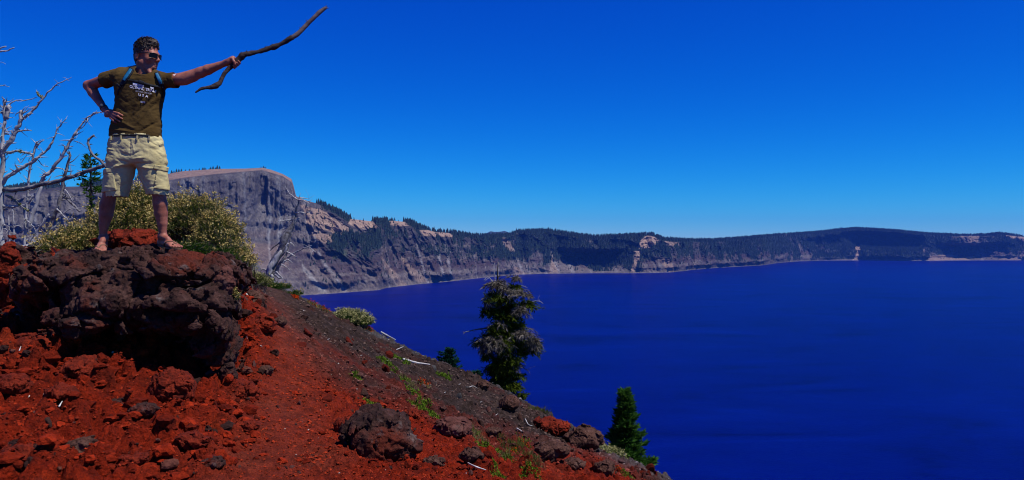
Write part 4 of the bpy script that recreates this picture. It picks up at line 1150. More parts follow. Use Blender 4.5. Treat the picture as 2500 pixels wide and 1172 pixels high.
# ---- conifers
def conifer(name, label, px, py0, py1, wpx, Y, mat_, rng, levels=22, per=7, nl=.055, droop=-.1, trunk_r=.03, taper=1., nw=.16, dens=26, asym=None):
    base = at(px, py1, Y); H = (py1 - py0) * Y / FPX; W = wpx * .5 * Y / FPX
    root = thing(name, label, 'tree', base)
    tr = MB(); V, F = limb([(0, 0, -.15), (.01, 0, H * .5), (0, 0, H * .98)], [trunk_r, trunk_r * .6, trunk_r * .12], 16, 8, .15, seed=1); tr.add(V, F)
    tr.build('trunk', M_BARK, root)
    bs, nd_b, nd_d = MB(), [], []
    for l in range(levels):
        t = (l + .4) / levels
        for k in range(per):
            a = rng.rand() * 6.28; tt = t + rng.uniform(-.02, .02)
            L = W * (1 - tt) ** taper * rng.uniform(.55, 1.12) + .03
            if asym: L *= asym(a, tt)
            z0 = tt * H
            tip = np.array((np.cos(a) * L, np.sin(a) * L, z0 + L * (droop + .35 * rng.rand())))
            b0 = np.array((0, 0, z0)); mid = (b0 + tip) / 2 + (0, 0, -.06 * L)
            V, F = limb([b0, mid, tip], [trunk_r * .25 * (1 - tt) + .003, .003, .0015], 5, 3, 0); bs.add(V, F)
            m_ = int(dens * (.3 + L / W)); s_ = rng.uniform(.15, 1, m_)
            p = b0 + (mid - b0) * np.minimum(s_ * 2, 1)[:, None] + (tip - mid) * np.maximum(s_ * 2 - 1, 0)[:, None]
            dirn = unit(tip - b0); side = np.array((-dirn[1], dirn[0], 0))
            off = rng.uniform(-1, 1, m_) * .30 * L * (1.05 - s_)
            p = p + side * off[:, None] + (0, 0, 1) * (rng.normal(size=m_) * .02 * L)[:, None]
            dd = dirn * .9 + side * np.sign(off)[:, None] * .6 + rng.normal(size=(m_, 3)) * .3 + (0, 0, .35)
            nd_b.append(p); nd_d.append(dd)
    bs.build('branches', M_BARK, root)
    P = np.concatenate(nd_b); D = np.concatenate(nd_d)
    V, F = blades(P, D, nl * rng.uniform(.6, 1.3, len(P)), nl * nw * 1.6, rng)
    V2, F2 = blades(P, D + rng.normal(size=D.shape) * .5, nl * rng.uniform(.5, 1.1, len(P)), nl * nw, rng)
    mb = MB(); mb.add(V, F); mb.add(V2, F2); tag(mb.build('crown', mat_, root, smooth_shade=False), kind='stuff')
    return root
rng = np.random.RandomState(44)
conifer('spruce_tree', 'small dark green spruce standing below the crest against the lake at lower right', 1525, 955, 1168, 104, 12.2, M_NEEDLE, rng, 26, 9, .10, .15, .028, .85,
        dens=42, asym=lambda a, t: (.95 + .15 * np.cos(a)) * (1.0 + .2 * math.sin(t * 19 + a * 2)))
conifer('spruce_sapling', 'low spruce sapling right of the small spruce at its foot', 1562, 1122, 1162, 42, 12., M_NEEDLE, rng, 7, 7, .06, .1, .01, .7, dens=16)
conifer('spruce_sapling', 'blue-green conifer sapling peeping over the crest, the taller of two', 1098, 852, 905, 52, 19., M_NEEDLEB, rng, 9, 8, .09, .15, .015, .8, dens=22)
conifer('spruce_sapling', 'blue-green sapling tip left of the taller sapling on the crest', 1076, 858, 895, 16, 19.3, M_NEEDLEB, rng, 6, 5, .07, .1, .01, .9, dens=10)
conifer('spruce_sapling', 'tiny blue-green sapling on the crest just left of the ragged conifer', 1162, 906, 928, 26, 17.2, M_NEEDLEB, rng, 5, 6, .07, .1, .01, .6, dens=14)
conifer('fir_tree', 'dark green fir seen behind the long bare branch left of the man', 221, 376, 640, 66, 15., M_NEEDLE, rng, 18, 5, .10, .05, .05, .35, dens=13,
        asym=lambda a, t: 0.05 if t < .62 else 1.)

def ragged():
    Y0 = 16.4; zx = lambda x, y, dy=0.: at(1120 + x / 3.35, 630 + y / 3.35, Y0 + dy)
    base = zx(370, 1080); root = thing('ragged_conifer', 'tall ragged conifer with drooping grey and green foliage against the lake', 'tree', base)
    mb = MB(); V, F = limb([zx(372, 1180), zx(365, 950), zx(350, 700), zx(335, 400), zx(318, 170), zx(322, 30)], [.10, .085, .06, .035, .016, .006], 30, 8, .2, seed=4); mb.add(V, F)
    mb.build('trunk', M_BARK, root, base)
    mb = MB(); V, F = limb([zx(322, 240), zx(320, 120), zx(323, 30)], [.014, .011, .004], 12, 6, .2); mb.add(V, F)
    V, F = limb([zx(300, 220), zx(293, 130), zx(292, 40)], [.012, .008, .003], 12, 6, .2); mb.add(V, F); mb.build('dead_top', M_SNAG, root, base)
    rg = np.random.RandomState(9)
    for pts, r0 in (([(300, 560), (180, 580), (110, 590), (40, 612)], .022), ([(540, 370), (620, 352), (665, 355), (690, 376)], .010), ([(600, 650), (640, 658), (690, 664)], .016),
                    ([(440, 830), (490, 865), (535, 900), (575, 928)], .016), ([(250, 420), (195, 460), (185, 515)], .014), ([(400, 230), (430, 200), (450, 150), (500, 170)], .012),
                    ([(320, 280), (250, 160), (205, 180)], .012), ([(460, 230), (530, 230), (560, 245)], .008), ([(435, 635), (455, 655), (468, 680)], .014), ([(312, 440), (305, 465), (345, 490)], .014)):
        mb = MB(); n_ = len(pts)
        V, F = limb([zx(a, b, -.15 * (k / n_)) for k, (a, b) in enumerate(pts)], list(np.linspace(r0, r0 * .35, n_)), 14, 5, .35, seed=n_, jit=.012); mb.add(V, F)
        for _ in range(7):
            t = rg.rand() * (n_ - 1.01); k = int(t); p = np.array(zx(*pts[k])) * (1 - t + k) + np.array(zx(*pts[k + 1])) * (t - k)
            V, F = limb([p, p + rg.normal(size=3) * (.05, .05, .05)], [r0 * .3, r0 * .1], 3, 4); mb.add(V, F)
        mb.build('branch', M_SNAG if r0 < .015 else M_SNAGD, root, base)
    grey = [(310, 215, 90, 50), (380, 250, 50, 45), (480, 280, 75, 42), (240, 350, 45, 38), (500, 425, 62, 40), (340, 535, 52, 42), (300, 690, 110, 75), (230, 740, 60, 35), (520, 620, 85, 45),
            (610, 690, 55, 60), (465, 160, 36, 26), (450, 880, 60, 26), (300, 380, 40, 24), (560, 300, 30, 30)]
    green = [(340, 335, 85, 38), (545, 380, 92, 40), (580, 700, 80, 60), (560, 760, 80, 40), (380, 760, 75, 42), (435, 830, 68, 40), (475, 960, 56, 32), (450, 1050, 60, 46), (512, 1115, 42, 26),
             (310, 570, 65, 45), (400, 590, 95, 80), (240, 800, 55, 40), (190, 690, 70, 42), (290, 900, 70, 50), (350, 1000, 95, 70), (400, 480, 90, 60), (260, 430, 70, 40), (480, 560, 60, 50),
             (350, 850, 80, 70), (330, 440, 80, 60), (420, 400, 60, 60), (350, 620, 80, 60), (480, 700, 70, 70), (410, 900, 60, 60), (390, 1060, 70, 50), (280, 640, 60, 60), (450, 460, 60, 60), (330, 940, 60, 50), (460, 240, 50, 26), (380, 680, 80, 60), (310, 1060, 40, 30), (300, 300, 60, 40)]
    for lst, nm, mt, cnt, ln in ((green, 'green_foliage', M_NEEDLEH, 560, .075), (grey, 'grey_foliage', M_DEADF, 420, .085)):
        B_, D_ = [], []
        for (a, b, rx, rz) in lst:
            c = zx(a, b, rg.uniform(-.18, .05) - (.08 if nm[3] == 'y' else 0)); n_ = int(cnt * 2.2 * (rx * rz) / 3600)
            s = Y0 / FPX / 3.35; nt_ = max(10, n_ // 16); K = 18
            u = unit(rg.normal(size=(nt_, 3)) * (1, 1, .55)); u[:, 1] = -np.abs(u[:, 1]) * .9 + .15
            R_ = np.array((rx * s, rx * s * .9, rz * s)) * rg.uniform(.65, 1.45, (nt_, 1)); t = rg.uniform(.08, 1, (nt_, K)); dr = rg.uniform(.25, .75, (nt_, 1)) * rz * s
            p = c + rg.normal(size=(nt_, 1, 3)) * np.array((rx, rx, rz)) * s * .22 + u[:, None] * R_[:, None] * t[..., None]
            p[..., 2] += dr * (.5 - t ** 2 * 1.5) * (1 if nm[3] == 'y' else .6)
            tg = u[:, None] * R_[:, None] + np.stack((0 * t, 0 * t, -3 * t * dr), -1)
            B_.append(p.reshape(-1, 3)); D_.append((unit(tg) * .9 + rg.normal(size=tg.shape) * .42 + (0, 0, -.25 if nm[3] == 'y' else .05)).reshape(-1, 3))
        P = np.concatenate(B_); D = np.concatenate(D_)
        V, F = blades(P, D, ln * rg.uniform(.6, 1.3, len(P)), ln * (.2 if nm[3] == 'e' else .13), rg)
        tag(mesh_from(nm, V - base, F, mt, root, False), kind='stuff')
ragged()

# ---- dead trees
def snag(name, label, base, limbs, trunk_n=1, group=None, mt=M_SNAG, twigs=0, seed=0, tl=.12, lich=None):
    """limbs: (points, radii, part name, material or None, knob)"""
    root = thing(name, label, 'dead tree', base, group); rg = np.random.RandomState(seed + 5)
    for k, (pts, rad, nm, m_, knob) in enumerate(limbs):
        mb = MB(); P = np.array(pts); R = np.array(rad) * (.82 if len(label) and name != 'leaning_dead_tree' else 1.)
        if len(R) != len(P): R = np.interp(np.linspace(0, 1, len(P)), np.linspace(0, 1, len(R)), R)
        L = np.linalg.norm(np.diff(P, axis=0), axis=1).sum()
        n_ = max(8, int(L / max(R.mean() * 1.2, .02)))
        n_ = min(n_, 70)
        V, F = limb(P, R, n_, 10 if R.max() > .02 else 6, .4, knob, seed=k + seed, jit=R.max() * .5); mb.add(V, F)
        cr, crr = resample(P, R, 60)
        nt_ = int(twigs * L / .5) if nm == 'branch' else int(twigs * 1.2 * L / .5)
        for _ in range(nt_):
            j = rg.randint(6, 60); d = rg.normal(size=3) * (1, .8, .8) + (.2, -.2, .25); d /= np.linalg.norm(d)
            l = tl * rg.uniform(.25, 1.2) * (.5 + .5 * (R.max() > .02))
            a = cr[j]; bnd = rg.normal(size=3) * .35
            V, F = limb([a, a + d * (crr[j] + l * .5), a + d * (crr[j] + l * .5) + (d + bnd) * l * .5], [min(crr[j] * .5, .008) + .002, min(crr[j] * .3, .005) + .0012, .0012], 6, 4, .2); mb.add(V, F)
        mb.build(nm, m_ or mt, root, base)
        if lich and k in lich:
            mb = MB()
            for _ in range(14):
                j = rg.randint(3, 57); V, F = blades(np.repeat(cr[j][None], 14, 0) + rg.normal(size=(14, 3)) * crr[j] * .9, rg.normal(size=(14, 3)), .016, .012, rg); mb.add(V, F)
            mb.build('lichen', M_LICH, root, base, False)
    return root
YD = 28.0
def z8(x, y, dy=0.): return at(520 + x / 4.042, 430 + y / 4.042, YD + dy)
def l8(pts, r0, r1, nm='branch', m_=None, knob=.3, dy=0., dy1=None):
    n_ = len(pts); return ([z8(a, b, dy + ((dy1 or dy) - dy) * k / max(n_ - 1, 1)) for k, (a, b) in enumerate(pts)], [r0 * .00346, r1 * .00346], nm, m_, knob)
TR = [z8(*p) for p in ((560, 1010), (575, 930), (612, 850), (680, 700), (745, 560), (790, 440), (818, 350), (836, 225))]
LB = [(TR, [.19, .16, .145, .135, .125, .07, .04, .02], 'trunk', M_SNAGD, .15),
      ([z8(548, 985, -.2), z8(570, 900, -.18), z8(620, 815, -.16), z8(665, 740, -.14)], [.08, .09, .08, .04], 'lit_trunk_strip', M_SNAG, .3),  # paler limb added as the trunk's sunlit edge, light put into the wood colour
      l8([(600, 985), (650, 885), (712, 790), (755, 660), (775, 560)], 20, 4, 'branch', M_SNAGD, .3, -.1),
      l8([(835, 232), (792, 203), (748, 162), (712, 98)], 8, 3), l8([(795, 207), (750, 198), (715, 193)], 5, 2), l8([(845, 235), (900, 245), (965, 280)], 8, 3, dy1=-.4), l8([(925, 256), (945, 248), (970, 238)], 4, 2),
      l8([(850, 212), (900, 217), (950, 228)], 6, 2, dy1=.4), l8([(815, 365), (870, 360), (915, 370), (935, 356), (960, 366)], 8, 3, dy1=-.3), l8([(790, 432), (710, 438), (628, 447)], 8, 3, dy1=-.3),
      l8([(797, 465), (828, 432), (856, 412)], 12, 5), l8([(790, 395), (745, 400), (735, 385), (750, 368)], 5, 2), l8([(740, 510), (700, 520), (658, 526)], 7, 2), l8([(830, 330), (800, 325), (775, 333)], 5, 2),
      l8([(690, 640), (640, 670), (600, 702), (565, 732)], 9, 4, m_=M_SNAGD), l8([(705, 755), (720, 720), (722, 690), (742, 662)], 9, 7, dy=-.3), l8([(725, 745), (780, 775), (828, 805)], 8, 4, dy=-.3),
      l8([(735, 805), (790, 765), (840, 742), (890, 716), (945, 702), (1012, 752)], 9, 4, dy=-.1, dy1=-.6), l8([(940, 703), (955, 692), (972, 684)], 5, 3, dy=-.5), l8([(672, 868), (715, 895), (752, 925)], 7, 3, dy=-.3),
      l8([(690, 860), (735, 825), (782, 852)], 8, 3, dy=-.3), l8([(760, 655), (785, 672), (806, 694)], 6, 3, dy=-.3), l8([(700, 830), (740, 850), (760, 835)], 5, 2, dy=-.3), l8([(850, 215), (858, 190), (862, 168)], 3, 1.5),
      l8([(565, 955), (530, 968), (498, 985)], 16, 6, 'root'), l8([(560, 975), (532, 1000), (500, 1015)], 14, 6, 'root'), l8([(590, 975), (580, 1015), (548, 1045)], 14, 6, 'root', dy=-.3),
      l8([(595, 985), (600, 1020), (602, 1058)], 13, 6, 'root', dy=-.3), l8([(610, 970), (650, 1002), (688, 1010)], 12, 5, 'root', dy=-.3), l8([(622, 945), (650, 972), (682, 1002)], 9, 4, 'root', dy=-.3), l8([(555, 960), (520, 925), (482, 918)], 12, 5, 'root')]
snag('leaning_dead_tree', 'silvery dead tree with bare limbs leaning right before the great cliff', z8(575, 1000), LB, seed=2, twigs=2.2, tl=.26)

def z4(x, y, Y=11.): return at(x / 2.092, 80 + y / 2.092, Y)
def l4(pts, r0, r1, Y=11., nm='branch', m_=None, knob=.2, Y1=None):
    n_ = len(pts); s = Y / FPX / 2.092
    return ([z4(a, b, Y + ((Y1 or Y) - Y) * k / max(n_ - 1, 1)) for k, (a, b) in enumerate(pts)], [r0 * s, r1 * s], nm, m_, knob)
snag('dead_pine', 'tallest grey dead pine rising at the left edge with knobbly upswept limbs', z4(8, 1160), [
    l4([(6, 1200), (8, 1000), (4, 850), (8, 700), (14, 560), (22, 450), (24, 342)], 20, 7, nm='trunk', m_=M_SNAG), l4([(0, 410), (40, 372), (80, 346), (130, 345), (183, 332)], 5, 2), l4([(-30, 640), (45, 565), (75, 520), (95, 480), (106, 440), (110, 398)], 15, 11, knob=.5),
    l4([(104, 448), (150, 415), (200, 360), (250, 300), (300, 258), (368, 228)], 9, 1.5, knob=.3), l4([(218, 332), (197, 316), (185, 292)], 5, 2), l4([(60, 512), (110, 500), (162, 500)], 7, 3), l4([(15, 612), (60, 610), (90, 603), (130, 612), (165, 620)], 8, 5, knob=.3),
    l4([(10, 770), (40, 735), (90, 705), (140, 675), (190, 640), (240, 600), (270, 555), (295, 490), (337, 440)], 14, 2.5, knob=.55), l4([(20, 800), (120, 797), (220, 775), (320, 750), (400, 722), (470, 700), (560, 672), (600, 668)], 14, 9, m_=M_SNAGD, knob=.15, Y1=10.4),
    l4([(545, 690), (515, 655), (475, 622), (452, 575), (455, 545), (480, 524)], 9, 6, Y=10.4, m_=M_SNAGD, knob=.3), l4([(18, 885), (55, 890), (95, 885)], 13, 6, knob=.4), l4([(28, 830), (70, 850), (110, 885), (165, 925)], 7, 3, m_=M_SNAGD, knob=.3),
    l4([(30, 440), (42, 400), (45, 370)], 14, 9, knob=.5), l4([(195, 650), (220, 678), (248, 685)], 3, 1.5), l4([(90, 640), (105, 665), (125, 640), (138, 625)], 3, 1.5), l4([(10, 980), (50, 985), (85, 975)], 5, 2)],
    twigs=9, seed=11, lich=(6, 11, 4), group=None)
snag('dead_pine', 'slender curving dead pine whose tip bends toward the elbow of the man', z4(205, 960, 12.5), [
    l4([(150, 1000), (185, 860), (220, 745), (270, 700), (320, 620), (355, 560), (395, 500), (440, 440), (490, 410), (560, 402)], 15, 2., Y=12.5, nm='trunk', knob=.35), l4([(375, 552), (410, 562), (447, 592)], 2.5, 1.2, Y=12.5, m_=M_SNAGD),
    l4([(400, 495), (425, 480), (470, 425), (510, 408)], 3, 1.5, Y=12.5), l4([(270, 700), (295, 690), (325, 700), (330, 715)], 5, 2.5, Y=12.5, knob=.4)], twigs=7, seed=21, tl=.13)
snag('dead_pine', 'dark dead pine trunk leaning right behind the long bare branch', z4(255, 985, 13.), [
    l4([(245, 1020), (270, 950), (300, 880), (325, 760), (350, 660), (357, 608)], 17, 5, Y=13., nm='trunk', m_=M_SNAGD), l4([(320, 830), (360, 865), (405, 912)], 8, 6, Y=13., m_=M_SNAGD), l4([(290, 900), (330, 940), (350, 960)], 6, 2, Y=12.9),
    l4([(330, 800), (355, 830), (370, 860)], 4, 2, Y=12.9), l4([(300, 940), (360, 900), (420, 905)], 4, 2, Y=12.9)], twigs=9., seed=31, tl=.17)
snag('dead_pine', 'thin shaggy dead pine second from the left edge', z4(125, 1080, 12.5), [
    l4([(125, 1110), (128, 1000), (135, 900), (148, 720), (180, 590), (190, 555)], 9, 5, Y=12.5, nm='trunk', knob=.4), l4([(130, 880), (170, 840), (195, 800)], 9, 6, Y=12.5, knob=.5), l4([(185, 590), (205, 560), (225, 548)], 5, 2, Y=12.5, knob=.4),
    l4([(250, 925), (225, 965), (190, 1010), (155, 1065)], 6, 4, Y=12.), l4([(140, 960), (170, 990), (190, 1030)], 4, 2, Y=12.4), l4([(130, 1040), (160, 1000), (200, 985)], 3, 2, Y=12.3)], twigs=9, seed=41, tl=.15)
snag('dead_pine', 'short pale dead stub nearest the left edge trunk', z4(48, 1080, 13.5), [l4([(50, 1110), (46, 1000), (44, 905)], 6, 4, Y=13.5, nm='trunk'), l4([(48, 1020), (25, 1000), (10, 1010)], 4, 2, Y=13.5)], twigs=7, seed=51)
snag('dead_pine', 'short pale dead stub right of the first stub', z4(68, 1060, 13.5), [l4([(68, 1100), (70, 990), (64, 905)], 6, 4, Y=13.5, nm='trunk'), l4([(68, 1000), (90, 985), (110, 995)], 4, 2, Y=13.5)], twigs=7, seed=52)
snag('fallen_limb', 'long grey fallen limb lying across the foot of the dead pines', z4(120, 1095, 10.5), [l4([(300, 970), (255, 1015), (200, 1060), (120, 1092), (10, 1125)], 5, 8, Y=10.5, nm='limb'), l4([(200, 1060), (180, 1085), (150, 1110)], 3, 2, Y=10.5)], twigs=1.5, seed=53)['category'] = 'branch'
snag('dead_pine', 'dead limb tips reaching in at the top left corner', z4(-60, 700, 10.), [l4([(-80, 1150), (-75, 700), (-60, 300), (-50, 0)], 16, 8, Y=10., nm='trunk'), l4([(-60, 120), (0, 80), (30, 70)], 5, 4, Y=10.), l4([(-60, 130), (0, 96), (35, 92), (73, 75)], 6, 3, Y=10.),
    l4([(-60, 300), (0, 272), (48, 275)], 4, 1.5, Y=10.), l4([(-60, 170), (0, 150), (30, 160)], 2, 1, Y=10.), l4([(-50, 440), (-10, 460), (40, 500)], 2, 1, Y=10.), l4([(-60, 400), (20, 480), (60, 540)], 2, 1, Y=10.)], twigs=2., seed=61)

# ---- fallen sticks and chips of wood
def stick(label, pts, r_, mt=None, name='stick', cat='stick', group=None):
    P = []
    for (px, py) in pts:
        g = ground_at(px, py); P.append(g + (0, 0, r_ * 1.3))
    P = np.array(P); mb = MB(); V, F = limb(P, [r_] * (len(P) - 1) + [r_ * .5], 14, 6, .3, seed=len(label)); mb.add(V, F)
    o = mb.build(name, mt or M_SNAGW, None, P.mean(0)); o.location = P.mean(0); return tag(o, label, cat, group)
M_SNAGW = simple('bleached_wood', (.30, .28, .26), (.62, .60, .58), 20.)
stick('long bleached white stick lying on the brown scree', [(985, 884), (1015, 889), (1050, 894)], .017)
stick('short bleached stick above the long white one', [(968, 856), (985, 848)], .009)
stick('grey weathered log on the crest right of the rounded shrub', [(930, 806), (945, 816), (965, 828)], .028, M_SNAG)
stick('thin white twig near the bottom edge', [(1142, 1138), (1160, 1146), (1186, 1153)], .006)
stick('curved pale root in the scree left of the ragged conifer', [(1146, 948), (1155, 944), (1165, 950)], .006)
stick('pale stick pointing at the rust-red rock', [(1282, 1028), (1290, 1038), (1300, 1041)], .006)
stick('white wood chip beside the bright green mats', [(1262, 1051), (1274, 1056)], .012)
stick('white wood chip on the red rubble at far left', [(47, 862), (51, 853)], .005)
stick('white chip on the red rubble below the shaded hollow', [(144, 996), (152, 990)], .006)
for k, (a, b) in enumerate(((765, 742), (1172, 985), (1120, 940), (1085, 960), (1210, 1015), (880, 870), (800, 830), (600, 832), (635, 850), (1330, 1085), (1400, 1120))):
    o = stick('tiny pale chip of wood lying loose on the slope', [(a, b), (a + 5, b - 2)], .004, group='tiny wood chips on the slope')
# ================================================================== the man
YM = 6.9
def pp(px, py, dy=0.): return at(px, py, YM + dy)
PXM = YM / FPX
class Group:
    """parts of an implicit body; a group is only worked out near its own box"""
    def __init__(s): s.it = []
    def rc(s, a, b, ra, rb, k=.02): s.it.append((lambda p, a=a, b=b, ra=ra, rb=rb: rc(p, a, b, ra, rb), k, np.minimum(a, b) - max(ra, rb), np.maximum(a, b) + max(ra, rb))); return s
    def el(s, c, r, k=.02, R=None): c = np.array(c); m_ = max(r); s.it.append((lambda p, c=c, r=r, R=R: ell(p, c, r, R), k, c - m_, c + m_)); return s
    def chain(s, pts, rads, k=.02):
        for i in range(len(pts) - 1): s.rc(pts[i], pts[i + 1], rads[i], rads[i + 1], k if i == 0 else min(k, .007))
        return s
    def __call__(s, p):
        lo = np.min([i[2] for i in s.it], 0); hi = np.max([i[3] for i in s.it], 0)
        q = np.maximum(np.maximum(lo - p, p - hi), 0); far = np.sqrt((q * q).sum(1))
        out = far + .05; m_ = far < .06
        if m_.any():
            P_ = p[m_]; d = np.full(len(P_), 9.)
            for f, k, _, _ in s.it: d = smin(d, f(P_), k)
            out[m_] = d
        return out
# --- head frame
HC = pp(360, 133, .03)
_f = np.array((.965, -.26, -.03)); _f /= np.linalg.norm(_f); _u = np.array((.02, 0, 1.)); _l = np.cross(_u, _f); _l /= np.linalg.norm(_l); _u = np.cross(_f, _l)
HR = np.stack((_f, _l, _u), 1)
def hw(x, y, z): return HC + HR @ np.array((x, y, z))
head = Group()
head.el(hw(-.015, 0, .03), (.1, .076, .092), .02, HR); head.el(hw(.03, 0, -.045), (.062, .058, .085), .03, HR)
for s in (-1, 1):
    head.rc(hw(-.028, .048 * s, -.07), hw(.055, .014 * s, -.112), .024, .018, .025)
    head.el(hw(.045, .04 * s, -.05), (.03, .026, .03), .02, HR)
    head.el(hw(-.045, .077 * s, -.026), (.019, .009, .031), .006, HR); head.el(hw(-.04, .080 * s, -.046), (.010, .007, .012), .006, HR)
    head.el(hw(.098, .012 * s, -.058), (.013, .010, .009), .008, HR)
    head.el(hw(.070, .034 * s, -.020), (.018, .018, .012), .012, HR)
head.el(hw(.070, 0, -.112), (.022, .022, .020), .02, HR); head.el(hw(.074, 0, .002), (.028, .05, .016), .02, HR)
head.rc(hw(.086, 0, -.012), hw(.113, 0, -.052), .009, .0115, .012); head.el(hw(.089, 0, -.087), (.011, .023, .0065), .005, HR); head.el(hw(.087, 0, -.0985), (.011, .020, .0075), .004, HR)
head.rc(pp(352, 190, .03), pp(350, 158, .03), .058, .054, .03); head.rc(pp(366, 178, -.02), pp(352, 152, -.0), .018, .016, .03)
# --- trunk and limbs
torso = Group(); torso.rc(pp(332, 372), pp(341, 300), .105, .095, .05); torso.el(pp(341, 235), (.150, .080, .15), .05)
torso.rc(pp(292, 190), pp(392, 198), .040, .040, .05); torso.rc(pp(300, 176, .03), pp(345, 168, .03), .035, .04, .04)
E1 = pp(216, 209, .15); W1 = pp(255, 266, .02)
armR = Group(); armR.chain([pp(282, 189, .025), pp(252, 197, .075), E1], [.048, .047, .041], .03)
armR.chain([E1, E1 * .7 + W1 * .3, E1 * .25 + W1 * .75, W1], [.040, .044, .031, .026], .02)
armR.el(pp(268, 277, -.045), (.046, .022, .034), .02, np.stack((unit(pp(290, 288, -.1) - W1), unit(np.cross(unit(pp(290, 288, -.1) - W1), (.2, .3, 1.))), (0, 0, 1.)), 1))
armR.rc(W1, pp(268, 277, -.04), .026, .028, .02)
for (k0, k1, k2, r0) in (((279, 274, -.075), (289, 277, -.112), (299, 282, -.122), .0095), ((278, 280, -.078), (288, 284, -.116), (298, 290, -.122), .0098),
                         ((275, 285, -.074), (284, 291, -.110), (293, 297, -.118), .0092), ((270, 288, -.066), (277, 295, -.100), (284, 300, -.110), .0082)):
    armR.chain([pp(268, 277, -.045), pp(*k0), pp(*k1), pp(*k2)], [.016, r0 + .0015, r0, r0 - .0018], .007)
armR.chain([pp(262, 272, -.0), pp(270, 270, .035), pp(279, 272, .06)], [.014, .011, .009], .01)
E2 = pp(490, 177, -.02); W2 = pp(553, 153, -.05)
armL = Group(); armL.chain([pp(400, 196, 0), pp(440, 193.5, -.01), E2], [.048, .051, .043], .03); armL.rc(pp(452, 196, -.02), pp(472, 189, -.02), .038, .034, .03)
armL.chain([E2, E2 * .72 + W2 * .28, E2 * .3 + W2 * .7, W2], [.041, .043, .030, .0245], .02)
S_PTS = [(477, 226, -.28), (490, 217.5, -.26), (506.5, 214, -.22), (521, 212, -.19), (535, 203, -.16), (543, 188, -.13), (553.6, 173, -.10), (564, 162, -.08), (579, 148, -.065), (596.6, 134, -.05),
         (607, 131, -.03), (625, 127, 0), (656, 119, .05), (687, 106.5, .09), (713, 92, .12), (732, 78, .15), (748, 61, .18), (764.5, 45, .20), (779, 31, .22), (795, 19, .24)]
S_RAD = [.88 * v for v in [.0065, .011, .015, .020, .024, .017, .019, .021, .023, .027, .024, .021, .020, .021, .022, .0225, .021, .020, .021, .015]]
SC = pp(571, 155, -.073); SA = unit(pp(596, 134, -.05) - pp(553, 173, -.10)); SP = unit(np.cross(SA, (0, 1., 0)));
if SP[0] > 0: SP = -SP
SQ = np.cross(SA, SP); SQ = SQ if SQ[1] > 0 else -SQ
PALM = SC + SP * .040 + SQ * .006
armL.rc(W2, PALM - SA * .002, .0245, .026, .02); armL.rc(PALM - SA * .022, PALM + SA * .028, .021, .021, .015)
for k, (o_, r0) in enumerate(((.036, .0098), (.016, .0102), (-.004, .0096), (-.022, .0084))):
    c = SC + SA * o_; R_ = .030
    P_ = [c + SP * .036 + SQ * .008] + [c + (SP * math.cos(t) + SQ * math.sin(t)) * R_ for t in (.75, 1.6, 2.5, 3.4, 4.0)]
    armL.chain(P_, [r0 + .003, r0 + .001, r0, r0 - .0004, r0 - .001, r0 - .002], .006)
armL.chain([PALM + SA * .012 - SQ * .014, SC + SP * .026 - SQ * .024 + SA * .016, SC - SP * .002 - SQ * .032 + SA * .006, SC - SP * .020 - SQ * .026 - SA * .004], [.016, .0125, .0105, .009], .01)
def leg(pts, rads, foot):
    g = Group(); g.chain(pts, rads, .03)
    heel, ank, ball, toes = foot
    g.rc(pts[-1], heel, .033, .027, .02); g.rc(pts[-1], (ank + ball) / 2 + (0, 0, .012), .032, .024, .02); g.rc(heel, ball, .026, .024, .02)
    for (t0, t1, r0) in toes: g.rc(t0, t1, r0 * 1.15, r0, .006)
    return g
def foot_frame(heel, toe, width, up=.012):
    d = unit(toe - heel); s = unit(np.cross(d, (0, 0, 1.))); L = np.linalg.norm(toe - heel); u = np.cross(s, d)
    return d, s, u, L
def make_foot(heel, toe, big_side):
    """big_side +1: the big toe lies along +s"""
    d, s, u, L = foot_frame(heel, toe, .09)
    ball = heel + d * L * .70 + u * .002
    toes = []
    for k, (off, ln, r0) in enumerate(((.030, 1.0, .0135), (.010, .985, .0098), (-.006, .955, .0094), (-.021, .92, .0088), (-.034, .87, .0082))):
        o_ = s * off * big_side
        toes.append((heel + d * L * .72 + o_ * .95 + u * .0, heel + d * L * ln + o_ * 1.15 - u * .008, r0))
    return ball, toes, (d, s, u, L)
FH1 = pp(253, 597, .075); FT1 = pp(243.5, 611, -.165)
FH2 = pp(393, 592, .06); FT2 = pp(433, 600.5, -.135)
b1, t1_, fr1 = make_foot(FH1, FT1, +1); b2, t2_, fr2 = make_foot(FH2, FT2, -1)
for (b_, tt_, fr) in ((b1, t1_, fr1), (b2, t2_, fr2)): pass
legR = leg([pp(300, 385), pp(285, 430, -.01), pp(268, 474, -.015), pp(262, 500, .01), pp(259, 524, .02), pp(254, 548, .025), pp(252, 567, .03), pp(253, 580, .04)], [.09, .070, .054, .061, .056, .041, .030, .031],
           (FH1, pp(253, 580, .04), b1, t1_))
legL = leg([pp(365, 385), pp(378, 430, -.01), pp(388, 472, -.015), pp(391, 498, .0), pp(393, 520, .01), pp(396, 545, .015), pp(397, 565, .02), pp(397, 577, .03)], [.09, .070, .054, .058, .054, .041, .031, .031],
           (FH2, pp(397, 577, .03), b2, t2_))
for g, fr, H_, bs in ((legR, fr1, FH1, 1), (legL, fr2, FH2, -1)):
    d, s, u, L = fr; g.rc(H_ + d * L * .45 + s * .010 * bs + u * .016, H_ + d * L * .74 + s * .016 * bs, .026, .021, .02); g.rc(H_ + d * L * .45 - s * .012 * bs, H_ + d * L * .74 - s * .022 * bs, .022, .018, .02)
    A_ = H_ + d * L * .12 + u * .055
    for q in (-1, 1): g.el(A_ + s * .029 * q, (.012, .012, .012), .012)
GROUPS = [head, torso, armR, armL, legR, legL]
def f_body(p):
    d = np.full(len(p), 9.)
    for g in GROUPS: d = smin(d, g(p), .015)
    return d
